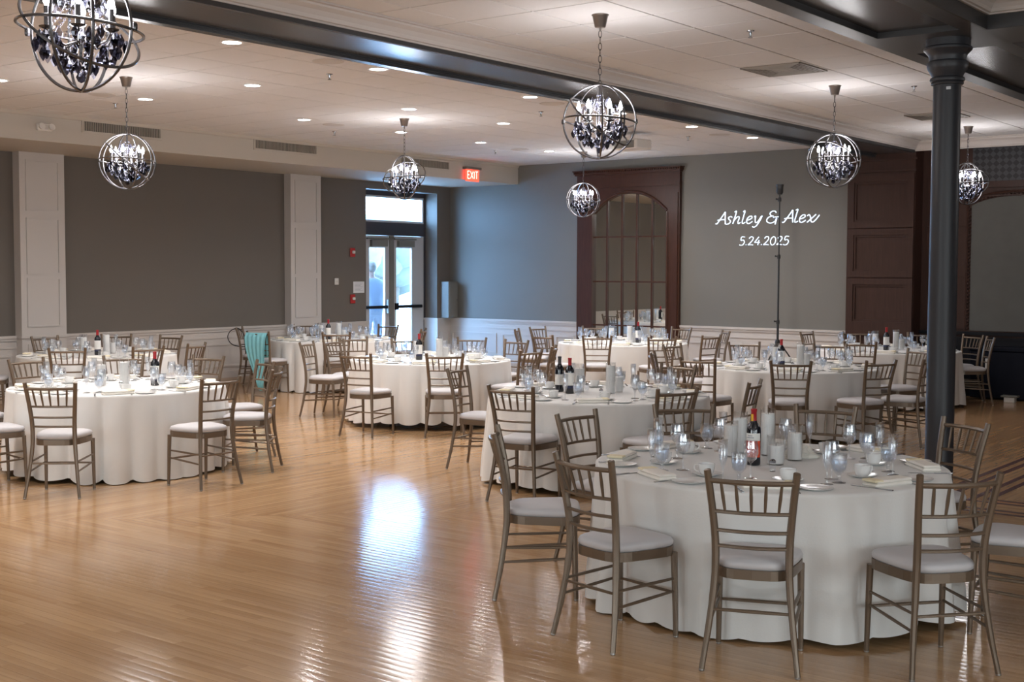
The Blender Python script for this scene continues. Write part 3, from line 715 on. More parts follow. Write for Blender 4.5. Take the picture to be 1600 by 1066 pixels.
for nm, b in (('name_line', lettering('Ashley & Alex', -9.70, -8.00, 2.475, 0.245, 0.0080)), ('date_line', lettering('5.24.2025', -9.30, -8.46, 2.14, 0.21, 0.0068, 0.06))):
    o = part(nm, b, M_proj, tx); o.location = (8.86, -BY, -2.4)

# tripod flash stand in front of the back wall
st = obj('light_stand', None, loc=(-8.27, 17.07, 0), label='tall black tripod light stand before the projected lettering', cat='stand')
part('pole', MB().tube([(0, 0, 0.30), (0, 0, 1.0)], 0.017, 10), M_pole, st)
part('pole', MB().tube([(0, 0, 1.0), (0, 0, 1.95)], 0.0135, 10), M_pole, st)
part('pole', MB().tube([(0, 0, 1.95), (0, 0, 2.88)], 0.0105, 10), M_pole, st)
for z in (1.0, 1.95, 2.78):
    part('clamp_collar', MB().lathe([(0.024, -0.03), (0.026, 0), (0.022, 0.03)], 10, (0, 0, z)).tube([(0.0, 0, z), (-0.05, -0.03, z+0.01)], [0.008, 0.013], 6), M_pole, st)
part('flash_head', MB().lathe([(0.03, 2.85), (0.05, 2.88), (0.05, 2.97), (0.056, 2.975), (0.056, 3.0), (0.04, 3.003)], 14), M_pole, st, True)
for q in range(3):
    a = R(20+120*q); c, s = math.cos(a), math.sin(a)
    lg = part('leg', MB().tube([(0.03*c, 0.03*s, 0.70), (0.52*c, 0.52*s, 0.01)], 0.011, 8), M_pole, st)
    part('brace', MB().tube([(0.02*c, 0.02*s, 0.34), (0.27*c, 0.27*s, 0.36)], 0.007, 6), M_pole, lg)
part('clamp_collar', MB().lathe([(0.03, 0.66), (0.04, 0.70), (0.03, 0.74)], 10), M_pole, st)

# equipment along the dark wall
cs = obj('equipment_case', None, loc=(-5.45, 17.76, 0), label='black equipment case with a white tag against the dark wall', cat='case')
part('body', MB().bbox(-0.22, 0.70, -0.12, 0.20, 0.02, 0.66, 0.012), M_navy, cs)
part('lid', MB().bbox(-0.23, 0.71, -0.13, 0.21, 0.66, 0.72, 0.01), M_navy, cs)
part('tag', MB().box(-0.01, 0.045, -0.124, -0.12, 0.42, 0.56), M_white, cs, label='white hanging tag')
part('latch', MB().box(-0.12, -0.08, -0.128, -0.12, 0.30, 0.34), M_steel, cs)
tb = obj('blue_tub', None, loc=(-6.05, 17.86, 0), label='blue plastic tub glimpsed through a chair back at the far right table', cat='tub')
part('body', MB().bbox(-0.16, 0.07, -0.10, 0.10, 0.0, 0.42, 0.02), M_blue, tb); part('rim', MB().bbox(-0.17, 0.08, -0.11, 0.11, 0.42, 0.45, 0.008), M_blue, tb)
wbx = obj('white_box', None, loc=(-5.06, 17.44, 0), label='small white box on the floor before the black case', cat='box')
part('body', MB().bbox(-0.07, 0.07, -0.05, 0.05, 0, 0.07, 0.006), M_white, wbx); part('lid', MB().bbox(-0.11, 0.11, -0.06, 0.06, 0.07, 0.095, 0.006), M_greybox, wbx)

# ---------------------------------------------------------------- chairs
def chair_parts():
    P = []
    def tm(path, rad, n=8, k=3, m=M_chair):
        pts = cat_pts(path, k); mcount = len(pts)
        if isinstance(rad, (list, tuple)):
            rr = [rad[0]+(rad[-1]-rad[0])*i/(mcount-1) if len(rad) == 2 else rad[min(int(i/k), len(rad)-1)] for i in range(mcount)]
        else: rr = rad
        return MB().tube(pts, rr, n).mesh('tube', m, True)
    bp = [(0.205, -0.245, 0.008), (0.185, -0.215, 0.16), (0.165, -0.19, 0.34), (0.158, -0.183, 0.46), (0.160, -0.190, 0.58), (0.172, -0.212, 0.72), (0.188, -0.246, 0.868), (0.190, -0.250, 0.885)]
    for s in (-1, 1):
        P.append(('back_post', tm([(s*x, y, z) for x, y, z in bp], [0.0125, 0.0145, 0.0165, 0.0175, 0.0170, 0.0165, 0.016, 0.012])))
        P.append(('leg', tm([(s*0.188, 0.185, 0.008), (s*0.186, 0.180, 0.2), (s*0.184, 0.172, 0.41)], [0.012, 0.0165])))
        g = MB().lathe([(0.009, 0), (0.012, 0.003), (0.012, 0.010)], 8, (s*0.205, -0.245, 0)).lathe([(0.009, 0), (0.012, 0.003), (0.012, 0.010)], 8, (s*0.188, 0.185, 0))
        P.append(('glide', g.mesh('glide', M_glide)))
    def outline(sc_=1.0):
        o = []
        for i in range(24):
            a = 2*PI*i/24; c, s = math.cos(a), math.sin(a)
            y = 0.012+0.195*math.copysign(abs(s)**0.5, s)
            hw_ = 0.182+0.028*(y/0.19)
            x = hw_*math.copysign(abs(c)**0.5, c)
            o.append((x*sc_, 0.012+(y-0.012)*sc_))
        return o
    P.append(('seat_frame', MB().prism(outline(), 'z', 0.398, 0.442).mesh('seat_frame', M_chair)))
    cu = MB(); lv = [(0.94, 0.440), (1.0, 0.450), (1.005, 0.464), (0.97, 0.478), (0.82, 0.488), (0.5, 0.494), (0.1, 0.496)]
    vs = []
    for sc_, z in lv: vs += [(x, y, z) for x, y in outline(sc_)]
    fs = [(i*24+k_, i*24+(k_+1) % 24, (i+1)*24+(k_+1) % 24, (i+1)*24+k_) for i in range(len(lv)-1) for k_ in range(24)]+[tuple((len(lv)-1)*24+k_ for k_ in range(24))]
    cm = cu.add(vs, fs).mesh('seat', M_seat, False); cm.polygons.foreach_set('use_smooth', [True]*len(cm.polygons))
    P.append(('seat', cm))
    def post_xy(z):
        for a, b in zip(bp, bp[1:]):
            if a[2] <= z <= b[2]:
                t = (z-a[2])/(b[2]-a[2]); return a[0]+(b[0]-a[0])*t, a[1]+(b[1]-a[1])*t
    def rail(z, bow, r):
        x, y = post_xy(z); return [(-x, y, z), (-x*0.5, y-bow*0.75, z), (0, y-bow, z), (x*0.5, y-bow*0.75, z), (x, y, z)]
    P.append(('top_rail', tm(rail(0.838, 0.040, 0), 0.0115)))
    for z in (0.700, 0.616, 0.546): P.append(('cross_rail', tm(rail(z, 0.028, 0), 0.0085, 6)))
    xa, ya = post_xy(0.70); xb, yb = post_xy(0.838)
    for q in range(5):
        u = (q-2)/3.0; bw = 1-u*u
        a = (xa*u, ya-0.028*bw, 0.70); b = (xb*u*1.05, yb-0.040*bw, 0.838)
        mid = [(a[i]*0.5+b[i]*0.5) for i in range(3)]
        P.append(('spindle', MB().tube([a, mid, b], [0.006, 0.0085, 0.0065], 6).mesh('spindle', M_chair, True)))
    def st(a, b, r=0.0075): P.append(('stretcher', MB().tube([a, [(a[i]+b[i])/2 for i in range(3)], b], [r*0.9, r*1.15, r*0.9], 6).mesh('stretcher', M_chair, True)))
    x, y = post_xy(0.265); st((-x, y, 0.265), (x, y, 0.265)); st((-0.185, 0.178, 0.215), (0.185, 0.178, 0.215))
    for s in (-1, 1):
        for zb, zf in ((0.275, 0.285), (0.20, 0.225)):
            x, y = post_xy(zb); st((s*x, y, zb), (s*0.186, 0.18, zf))
    return P
CP = chair_parts()
TN = {'A': 'the nearest round table', 'B': 'the big round table at the left', 'C': 'the table by the left pilaster', 'D': 'the table with the teal shawl', 'E': 'the table before the glass doors',
      'F': 'the two-bottle table', 'G': 'the table before the arched mirror', 'H': 'the table below the lettering', 'I': 'the far table beside the column'}
TC = {'A': (-3.02, 6.15), 'B': (-9.53, 6.69), 'C': (-13.25, 9.02), 'D': (-13.58, 13.23), 'E': (-9.66, 10.98), 'F': (-5.9, 8.83), 'G': (-9.85, 15.35), 'H': (-5.97, 12.65), 'I': (-6.28, 16.22)}
CHAIRS = [('A',-3.939,6.923,-141),('A',-4.139,6.313,-93),('A',-4.034,5.492,-54),('A',-3.245,5.056,-13),('A',-2.570,5.125,21),('A',-1.952,5.557,50),('A',-2.521,7.176,148),('A',-3.299,7.375,-168),('A',-1.78,6.33,98),
 ('B',-10.829,6.769,-86),('B',-8.727,5.610,39),('B',-8.225,6.553,90),('B',-8.541,7.318,127),('B',-9.189,7.782,163),('B',-10.055,7.908,-168),('B',-10.516,7.454,-124),('B',-9.46,5.47,-10),('B',-10.35,5.83,-52),
 ('C',-14.377,9.183,-89),('C',-12.407,8.094,50),('C',-12.048,8.714,83),('C',-12.145,9.352,110),('C',-13.575,10.127,-171),('C',-14.179,9.921,-128),('C',-13.88,7.98,-38),
 ('D',-14.74,13.80,-132),('D',-14.561,12.622,-54),('D',-13.613,12.043,10),('D',-12.724,12.492,44),('D',-12.60,13.80,121),('D',-13.724,14.386,-173),
 ('E',-10.593,11.611,-135),('E',-11.281,11.466,-117),('E',-10.936,10.554,-68),('E',-11.00,11.01,-84),('E',-9.333,9.622,11),('E',-8.700,10.106,42),('E',-8.493,11.034,88),('E',-8.66,11.60,119),('E',-9.560,12.211,176),('E',-10.190,12.273,-155),
 ('F',-7.006,8.650,-77),('F',-5.774,7.666,8),('F',-4.93,8.15,71),('F',-4.790,8.950,103),('F',-5.945,9.945,176),
 ('G',-10.90,16.18,-148),('G',-11.287,15.569,-92),('G',-11.114,14.908,-61),('G',-10.022,13.924,-7),('G',-9.491,14.153,35),('G',-8.728,14.419,50),('G',-8.512,15.123,80),('G',-8.912,16.187,134),('G',-9.845,16.70,171),
 ('H',-6.989,13.679,-138),('H',-7.379,12.947,-92),('H',-6.813,11.658,-64),('H',-6.222,11.294,3),('H',-5.415,11.45,28),('H',-4.882,11.978,65),('H',-4.646,12.482,91),('H',-5.144,13.655,148),('H',-6.138,14.002,-161),
 ('I',-7.053,17.203,-142),('I',-7.471,16.846,-92),('I',-6.177,15.148,16),('I',-5.471,16.910,121),('I',-5.729,17.354,150),('I',-6.300,17.417,-168)]
def clear(k, x, y, a):
    tx, ty = TC[k]; d = math.hypot(x-tx, y-ty); q = max(d, 1.115)/d
    return (k, round(tx+(x-tx)*q, 3), round(ty+(y-ty)*q, 3), a)
DRAPED, BAGGED = clear('D', -13.613, 12.043, 10), clear('D', -14.561, 12.622, -54)
CHAIRS = [clear(*c) for c in CHAIRS]
DIRS = ['front', 'front-right', 'right', 'back-right', 'back', 'back-left', 'left', 'front-left']
def rel(tc, x, y):
    cx, cy = -tc[0], -tc[1]; vx, vy = x-tc[0], y-tc[1]
    return math.degrees(math.atan2(cx*vy-cy*vx, cx*vx+cy*vy))
def put_chair(x, y, rz, label, first=[True]):
    r = obj('ballroom_chair', None, loc=(x, y, 0), rz=rz, label=label, cat='chair', group='champagne ballroom chairs')
    for n, me in CP: obj(n, me, r)
    return r
byk = {}
for i, (k, x, y, a) in enumerate(CHAIRS): byk.setdefault((k, DIRS[int(((rel(TC[k], x, y)+22.5) % 360)//45)]), []).append(i)
clab = {}
for (k, dname), ids in byk.items():
    ids.sort(key=lambda i: CHAIRS[i][1]*math.cos(yaw)+CHAIRS[i][2]*math.sin(yaw))
    for n, i in enumerate(ids):
        s = '' if len(ids) == 1 else (', left one' if n == 0 else ', right one') if len(ids) == 2 else (', %s one' % ('leftmost', 'middle', 'rightmost')[n])
        clab[i] = 'ballroom chair on the %s side of %s%s' % (dname, TN[k], s)
shawl_chair = bag_chair = None
for i, (k, x, y, a) in enumerate(CHAIRS):
    lab = clab[i]
    if (k, x) == DRAPED[:2]: lab = 'ballroom chair draped with the teal shawl, front-left of its table'
    if (k, x) == BAGGED[:2]: lab = 'ballroom chair holding the black handbag, left of the teal shawl'
    put_chair(x, y, R(a), lab)
# chairs cut by the left edge of the frame

# teal shawl over the chair back and the handbag on the next chair
def local(x, y, a): return Matrix.Translation((x, y, 0)) @ Matrix.Rotation(R(a), 4, 'Z')
sh = MB(); nu, rowsn = 26, []
drop = [(0.03, -0.195, 0.52), (0.02, -0.205, 0.66), (0.01, -0.222, 0.80), (0.0, -0.245, 0.858), (-0.02, -0.275, 0.864), (-0.045, -0.300, 0.80), (-0.045, -0.30, 0.66), (-0.04, -0.285, 0.5), (-0.04, -0.28, 0.34), (-0.03, -0.285, 0.18), (-0.02, -0.29, 0.06)]
vs = []
for j, (dx, y, z) in enumerate(drop):
    wdt = [0.165, 0.17, 0.178, 0.182, 0.182, 0.18, 0.165, 0.14, 0.10, 0.065, 0.04][j]
    for i in range(nu):
        u = i/(nu-1)*2-1
        fold = 0.010*math.sin(u*15+j*0.25)*min(1, abs(j-3.5)/2)
        off = (-0.10 if j > 7 else 0)*0 + [0, 0, 0, 0, 0, 0, 0.0, 0.01, 0.04, 0.07, 0.09][j]
        vs.append((u*wdt+off, y+fold-(0.012 if j > 4 else 0), z+(0.02*u*u if j == 10 else 0)))
fs = [(j*nu+i, j*nu+i+1, (j+1)*nu+i+1, (j+1)*nu+i) for j in range(len(drop)-1) for i in range(nu-1)]
sme = sh.add(vs, fs).mesh('shawl', M_teal); sme.polygons.foreach_set('use_smooth', [True]*len(sme.polygons))
so_ = obj('teal_shawl', sme, label='teal chiffon shawl hanging over a ballroom chair back', cat='shawl'); so_.matrix_world = local(*DRAPED[1:])
sl = so_.modifiers.new('thickness', 'SOLIDIFY'); sl.thickness = 0.004
bg_ = obj('handbag', None, label='black handbag with a looped strap on a ballroom chair seat', cat='bag')
part('body', MB().bbox(-0.12, 0.12, -0.14, 0.06, 0.497, 0.70, 0.035), M_leather, bg_)
part('flap', MB().bbox(-0.115, 0.115, -0.145, 0.065, 0.63, 0.71, 0.028), M_leather, bg_)
part('strap', MB().tube(cat_pts([(-0.10, -0.10, 0.60), (-0.08, -0.22, 0.585), (-0.03, -0.36, 0.62), (0.0, -0.42, 0.72), (0.02, -0.38, 0.82), (0.04, -0.28, 0.866), (0.07, -0.22, 0.85), (0.09, -0.16, 0.78), (0.10, -0.09, 0.62)], 5), 0.007, 6), M_leather, bg_, True)
bg_.matrix_world = local(*BAGGED[1:])

# ---------------------------------------------------------------- tables, cloths and settings
TR, TZ = 0.915, 0.715
def cloth_mesh(seed, hem, amp, seats):
    rnd = random.Random(seed); n = 240; b = MB(); vs = []
    ph = [rnd.uniform(0, 6.28) for _ in range(7)]
    nf = rnd.choice((21, 23, 24))
    def fold(t):
        u = abs(math.sin(nf*0.5*t+ph[0]+0.8*math.sin(2*t+ph[1])+0.5*math.sin(3*t+ph[2])))**0.75
        w_ = 0.65+0.35*math.sin(3*t+ph[3])+0.25*math.sin(5*t+ph[5])
        return (u*2-1.1)*max(0.2, w_)+0.25*math.sin(9*t+ph[6])
    rings = [(0.0, 0), (0.5, 0), (0.85, 0), (0.985, 0)]
    for r, _ in rings:
        for i in range(n):
            t = 2*PI*i/n; rr = max(r, 0.02)*TR; vs.append((rr*math.cos(t), rr*math.sin(t), TZ))
    dr = [0.004, 0.018, 0.05, 0.11, 0.19, 0.28, 0.38, 0.48, 0.57, 0.64, 1.0]
    for q in dr:
        for i in range(n):
            t = 2*PI*i/n; f = fold(t)
            hz = max(0.006, hem+0.02*math.sin(2*t+ph[4])-0.016*f)
            z = TZ-q if q < 1 else hz
            z = max(z, hz) if q >= 1 else max(z, hz+0.002)
            e = (TZ-z)/TZ
            rr = TR+0.004+0.030*e+amp*e**0.8*f*(1.0 if q > 0.02 else 0.3)
            rr += 0.004*math.sin(9*e+3*t+ph[6])*e
            for at_, lim in seats:      # the seats pressed against the cloth push it in
                da = abs((t-at_+PI) % (2*PI)-PI)
                if da < 0.36 and lim < rr:
                    wgt = min(1, (0.36-da)/0.11)*min(1, max(0, (0.60-z)/0.09))
                    rr += (lim-rr)*wgt
            vs.append((rr*math.cos(t), rr*math.sin(t), z))
    R_ = len(rings)+len(dr)
    fs = [(j*n+i, j*n+(i+1) % n, (j+1)*n+(i+1) % n, (j+1)*n+i) for j in range(R_-1) for i in range(n)]
    fs.append(tuple(range(n)))
    me = b.add(vs, fs).mesh('tablecloth', M_cloth); me.polygons.foreach_set('use_smooth', [True]*len(me.polygons))
    return me
top_me = MB().lathe([(0.895, 0.685), (0.905, 0.69), (0.905, 0.705), (0.895, 0.71)], 48).mesh('tabletop', M_ply)
leg_me = MB().tube([(0, 0, 0.0), (0, 0, 0.69)], 0.02, 10).mesh('leg', M_black)
skirt_me = MB().box(-0.30, 0.30, -0.012, 0.012, 0.62, 0.685).mesh('apron', M_black)

def lz(prof, n, m, nm, capb=True, capt=False): return MB().lathe(prof, n, capb=capb, capt=capt).mesh(nm, m, True)
plate_me = lz([(0.050, 0.0), (0.055, 0.001), (0.083, 0.010), (0.085, 0.012), (0.080, 0.012), (0.056, 0.005), (0.01, 0.005)], 28, M_china, 'plate', capt=True)
saucer_me = lz([(0.042, 0.0), (0.046, 0.001), (0.074, 0.013), (0.076, 0.015), (0.072, 0.015), (0.046, 0.006), (0.01, 0.006)], 28, M_china, 'saucer', capt=True)
cup_me = lz([(0.024, 0), (0.028, 0.002), (0.034, 0.010), (0.040, 0.03), (0.042, 0.055), (0.040, 0.055), (0.037, 0.03), (0.030, 0.010), (0.005, 0.006)], 22, M_china, 'cup', capt=True)
handle_me = MB().tube(cat_pts([(0.040, 0, 0.046), (0.058, 0, 0.046), (0.062, 0, 0.030), (0.052, 0, 0.016), (0.037, 0, 0.014)], 3), 0.0035, 6).mesh('handle', M_china, True)
gob_me = lz([(0.034, 0), (0.034, 0.003), (0.010, 0.010), (0.008, 0.018), (0.012, 0.028), (0.009, 0.038), (0.020, 0.048), (0.034, 0.065), (0.039, 0.095), (0.0395, 0.142), (0.038, 0.142), (0.037, 0.097), (0.032, 0.070), (0.018, 0.052)], 20, M_glass, 'bowl')
gobw_me = lz([(0.010, 0.052), (0.030, 0.068), (0.0365, 0.095), (0.0368, 0.112)], 16, M_water, 'water', capt=True)
wine_me = lz([(0.034, 0), (0.034, 0.002), (0.006, 0.007), (0.0038, 0.02), (0.0038, 0.075), (0.010, 0.083), (0.028, 0.098), (0.038, 0.125), (0.037, 0.155), (0.031, 0.188), (0.0305, 0.188), (0.0355, 0.155), (0.036, 0.126), (0.026, 0.101), (0.008, 0.088)], 20, M_glass, 'bowl')
flute_me = lz([(0.030, 0), (0.030, 0.002), (0.006, 0.007), (0.0036, 0.02), (0.0036, 0.062), (0.010, 0.075), (0.020, 0.11), (0.0245, 0.16), (0.024, 0.208), (0.0232, 0.208), (0.0236, 0.16), (0.018, 0.112), (0.006, 0.082)], 18, M_glass, 'bowl')
nb = MB()
for q, (a, c, z0, z1) in enumerate(((0.124, 0.050, 0, 0.018), (0.118, 0.047, 0.0175, 0.034))):
    nb.bbox(-a-0.004*(q % 2), a-0.006*q, -c, c, z0, z1, 0.0075)
nap_me = nb.mesh('napkin', M_nap)
nape_me = MB().bbox(0.070, 0.127, -0.045, 0.045, 0.024, 0.0365, 0.004).mesh('folded_end', M_yel)
nap2 = MB()
rn = random.Random(5)
vs = []; n1, n2 = 14, 8
for j in range(n2):
    ph = PI*j/(n2-1)/2
    for i in range(n1):
        t = 2*PI*i/n1; k_ = 0.075*(1+0.22*math.sin(3*t+j)+0.12*rn.uniform(-1, 1))
        vs.append((k_*math.cos(ph)*math.cos(t)*1.2, k_*math.cos(ph)*math.sin(t), 0.06*math.sin(ph)*(1+0.3*rn.uniform(-1, 1))))
nap2.add(vs, [(j*n1+i, j*n1+(i+1) % n1, (j+1)*n1+(i+1) % n1, (j+1)*n1+i) for j in range(n2-1) for i in range(n1)])
napc_me = nap2.mesh('napkin', M_china); 
M_napw = mat('white_napkin', (0.72, 0.70, 0.64), 0.85); napc_me.materials[0] = M_napw
kn = MB().box(-0.105, -0.015, -0.006, 0.006, 0, 0.005); kn.prism([(-0.015, -0.005), (0.10, -0.008), (0.115, 0.0), (0.10, 0.007), (-0.015, 0.005)], 'z', 0.001, 0.003)
knife_me = kn.mesh('knife', M_steel)
fk = MB().prism([(-0.10, -0.007), (-0.02, -0.003), (0.03, -0.004), (0.045, -0.011), (0.045, 0.011), (0.03, 0.004), (-0.02, 0.003), (-0.10, 0.007)], 'z', 0.001, 0.004)
for t in (-0.009, -0.003, 0.003, 0.009): fk.box(0.044, 0.088, t-0.0018, t+0.0018, 0.001, 0.004)
fork_me = fk.mesh('fork', M_steel)
shk_me = lz([(0.016, 0), (0.018, 0.01), (0.016, 0.045)], 12, M_glass, 'glass_body'); shkc_me = lz([(0.0165, 0.045), (0.0165, 0.055), (0.008, 0.064), (0.002, 0.065)], 12, M_steel, 'shaker_cap')

def candle_vase(x, y, h, r, fill, label, grp):
    o = obj('candle_vase', None, loc=(x, y, TZ), label=label, cat='candle', group=grp)
    g = shared(('vase', h, r), lambda: lz([(r-0.003, 0.0), (r, 0.003), (r, h), (r-0.002, h+0.001), (r-0.003, h), (r-0.003, 0.010)], 28, M_cyl, 'glass_cylinder'))
    c = shared(('wax', fill, r), lambda: lz([(r*0.86, 0.008), (r*0.88, 0.012), (r*0.88, fill-0.004), (r*0.84, fill), (0.008, fill-0.006), (0.004, fill-0.007)], 24, M_candle, 'candle', capt=True))
    w = shared(('wick', fill), lambda: MB().tube([(0, 0, fill-0.008), (0.001, 0, fill+0.008)], 0.0016, 5).mesh('wick', M_black))
    obj('glass_cylinder', g, o); k_ = obj('candle', c, o); obj('wick', w, k_)
def bottle(x, y, style, label):
    o = obj('wine_bottle', None, loc=(x, y, TZ), rz=R(230)-0*0, label=label, cat='bottle', group='wine bottles on the tables')
    obj('glass_body', shared('bottle', lambda: lz([(0.030, 0.0), (0.0365, 0.004), (0.0375, 0.012), (0.0375, 0.185), (0.034, 0.205), (0.020, 0.225), (0.0145, 0.238), (0.0140, 0.285), (0.0155, 0.287), (0.0155, 0.297), (0.012, 0.298)], 24, M_bottle, 'glass_body', capt=True)), o)
    cm = {'orange': M_caps, 'band': M_caps, 'grey': M_capsg}[style]
    obj('capsule', shared(('caps', style), lambda: lz([(0.0150, 0.236), (0.0150, 0.284), (0.0165, 0.286), (0.0165, 0.298), (0.012, 0.3002)], 20, cm, 'capsule', capb=False, capt=True)), o)
    def patch(a0, a1, z0, z1, m, nm, rr=0.0379):
        b = MB(); n = 14; vs = []
        for i in range(n+1):
            a = R(a0+(a1-a0)*i/n); vs += [(rr*math.cos(a), rr*math.sin(a), z0), (rr*math.cos(a), rr*math.sin(a), z1)]
        return b.add(vs, [(2*i, 2*i+2, 2*i+3, 2*i+1) for i in range(n)]).mesh(nm, m, True)
    # labels face the camera side of the hall
    A0 = math.degrees(math.atan2(-y, -x))-230
    if style == 'orange':
        obj('label_top', patch(A0-85, A0+62, 0.125, 0.172, M_lab, 'label_top'), o, label='white upper label')
        obj('label_bottom', patch(A0-85, A0+62, 0.045, 0.132, M_labr, 'label_bottom', 0.0381), o, label='orange-red lower label')
        pr = MB()
        for k_, (za, wd) in enumerate(((0.160, 20), (0.150, 32))):
            q = patch(A0-30-wd, A0-30+wd, za-0.003, za+0.001, M_ink, 'p', 0.0382); pr.add([v.co for v in q.vertices], [tuple(p.vertices) for p in q.polygons])
        part('print_lines', pr, M_ink, o)
        obj('capsule_strip', patch(A0-80, A0-10, 0.232, 0.272, M_gold, 'capsule_strip', 0.0156), o, label='yellow neck strip')
    elif style == 'band':
        obj('label_top', patch(A0-80, A0+75, 0.070, 0.175, M_lab, 'label_top'), o, label='white paper label')
        obj('label_band', patch(A0-80, A0+75, 0.045, 0.066, M_labn, 'label_band'), o, label='navy label band')
    else:
        obj('label_top', patch(A0-80, A0+75, 0.060, 0.150, M_lab, 'label_top'), o, label='white paper label')
    return o

def ray_off(tc, lat, dep):  # offset across / along the line from the hall's near end to a table
    d = math.hypot(*tc); ux, uy = tc[0]/d, tc[1]/d
    return tc[0]+uy*lat+ux*dep, tc[1]-ux*lat+uy*dep
BOT = {'A': [(-3.07, 6.07, 'orange')]}
for k, lst in {'B': [(0.31, -0.05, 'band')], 'C': [(0.0, -0.14, 'band')], 'D': [(-0.05, -0.14, 'band')], 'E': [(-0.13, -0.12, 'band')], 'F': [(-0.24, -0.05, 'band'), (-0.33, 0.10, 'grey')], 'G': [(0.22, -0.06, 'band')], 'H': [(-0.10, -0.12, 'band')], 'I': [(-0.02, -0.14, 'band')]}.items():
    BOT[k] = [ray_off(TC[k], a, b)+(c,) for a, b, c in lst]
VAS = {'A': [(-3.31, 6.27, 0.20, 0.040, 0.175), (-3.33, 6.42, 0.235, 0.042, 0.20), (-3.17, 6.44, 0.26, 0.042, 0.235), (-2.985, 6.16, 0.155, 0.048, 0.105), (-2.97, 6.36, 0.195, 0.042, 0.15)]}
for k, tc in TC.items():
    if k != 'A':
        VAS[k] = [ray_off(tc, a, b)+(h, 0.042, f) for a, b, h, f in ((-0.16, 0.10, 0.24, 0.20), (0.10, -0.02, 0.26, 0.235), (0.17, 0.12, 0.17, 0.13))]
VAS['B'] = [ray_off(TC['B'], a, b)+(h, 0.042, f) for a, b, h, f in ((-0.14, 0.05, 0.22, 0.185), (0.06, 0.12, 0.17, 0.14), (0.05, -0.04, 0.24, 0.21))]
VN = ['left', 'middle', 'right', 'short wide', 'far right']
seed = 3
for k, tc in TC.items():
    name = TN[k]
    t = obj('round_table', None, loc=(tc[0], tc[1], 0), label='round folding table hidden under the cloth, '+name, cat='table', group='round banquet tables')
    obj('tabletop', top_me, t)
    for q in range(4):
        a = PI/4+q*PI/2+seed; obj('leg', leg_me, t, (0.62*math.cos(a), 0.62*math.sin(a), 0))
    for q in range(2): obj('apron', skirt_me, t, (0.0, (-1)**q*0.45, 0), 0.0)
    seed += 1
    hem = {'A': 0.035, 'E': 0.06}.get(k, 0.03)
    c = obj('tablecloth', cloth_mesh(seed*11, hem, 0.060, [(math.atan2(y-tc[1], x-tc[0]), math.hypot(x-tc[0], y-tc[1])-0.222) for kk, x, y, _ in CHAIRS if math.hypot(x-tc[0], y-tc[1]) < 1.35]), loc=(tc[0], tc[1], 0), label='white floor-length cloth draped over '+name, cat='tablecloth', group='white tablecloths')
    for x, y, style in BOT[k]:
        lab = {'orange': 'dark wine bottle with orange-red label on ', 'band': 'dark wine bottle with red capsule on ', 'grey': 'wine bottle with grey capsule on '}[style]+name
        bottle(x, y, style, lab)
    for i, (x, y, h, r, f) in enumerate(VAS[k]):
        candle_vase(x, y, h, r, f, 'pillar candle in a glass cylinder, %s one on %s' % (('left', 'tallest', 'right')[i] if k not in 'AB' else ('left', 'second', 'tallest', 'short wide', 'right')[i] if k == 'A' else ('left', 'shortest', 'tallest')[i], name), 'candles in glass cylinders')
    # settings
    base = math.atan2(-tc[1], -tc[0])
    rnd = random.Random(seed)
    nset = 8
    for q in range(nset):
        a = base+2*PI*q/nset+(0.06 if k == 'A' else rnd.uniform(-0.08, 0.08))
        dname = DIRS[q]
        cs_, sn_ = math.cos(a), math.sin(a)
        def at(r, t_): # radial distance and tangential offset (to the sitter's right)
            return (tc[0]+r*cs_-t_*sn_, tc[1]+r*sn_+t_*cs_, TZ)
        wh = 'on %s, %s place' % (name, dname)
        j = lambda s=0.015: rnd.uniform(-s, s)
        g = lambda s: s+' on '+name
        n_ = obj('napkin', nap_me, loc=at(0.775+j(), -0.03+j()), rz=a+PI/2+j(0.3)+(PI if q % 2 else 0), label='folded cream napkin '+wh, cat='napkin', group=g('folded napkins'))
        obj('folded_end', nape_me, n_, label='pale yellow folded end')
        obj('bread_plate', plate_me, loc=at(0.775+j(), 0.185+j()), label='small white bread plate '+wh, cat='plate', group=g('bread plates'))
        obj('knife', knife_me, loc=at(0.80, -0.185+j()), rz=a+PI+j(0.2), label='steel table knife '+wh, cat='knife', group=g('knives'))
        obj('fork', fork_me, loc=at(0.80, 0.078+j(0.006)), rz=a+PI+j(0.1), label='steel table fork '+wh, cat='fork', group=g('forks'))
        p = at(0.555+j(), 0.06+j())
        obj('saucer', saucer_me, loc=p, label='white saucer '+wh, cat='saucer', group=g('saucers'))
        cu_ = obj('coffee_cup', cup_me, loc=(p[0], p[1], TZ+0.006), rz=rnd.uniform(0, 6.28), label='white coffee cup '+wh, cat='cup', group=g('coffee cups')); obj('handle', handle_me, cu_)
        gl = obj('water_goblet', None, loc=at(0.605+j(), -0.165+j()), label='footed water goblet '+wh, cat='goblet', group=g('water goblets'))
        obj('bowl', gob_me, gl); obj('water', gobw_me, gl)
        wl = obj('wine_glass', None, loc=at(0.50+j(), -0.13+j()), label='stemmed wine glass '+wh, cat='wine glass', group=g('wine glasses')); obj('bowl', wine_me, wl)
        fl = obj('champagne_flute', None, loc=at(0.60+j(), -0.26+j(0.008)), label='tall champagne flute '+wh, cat='flute', group=g('champagne flutes')); obj('bowl', flute_me, fl)
    for i, (la, de, w_) in enumerate(((0.02, -0.25, 'nearer'), (-0.10, 0.26, 'farther'))):
        x, y = ray_off(tc, la, de)
        s_ = obj('table_shaker', None, loc=(x, y, TZ), label='%s small glass shaker at the middle of %s' % (w_, name), cat='shaker', group='salt and pepper shakers'); obj('glass_body', shk_me, s_); obj('shaker_cap', shkc_me, s_)
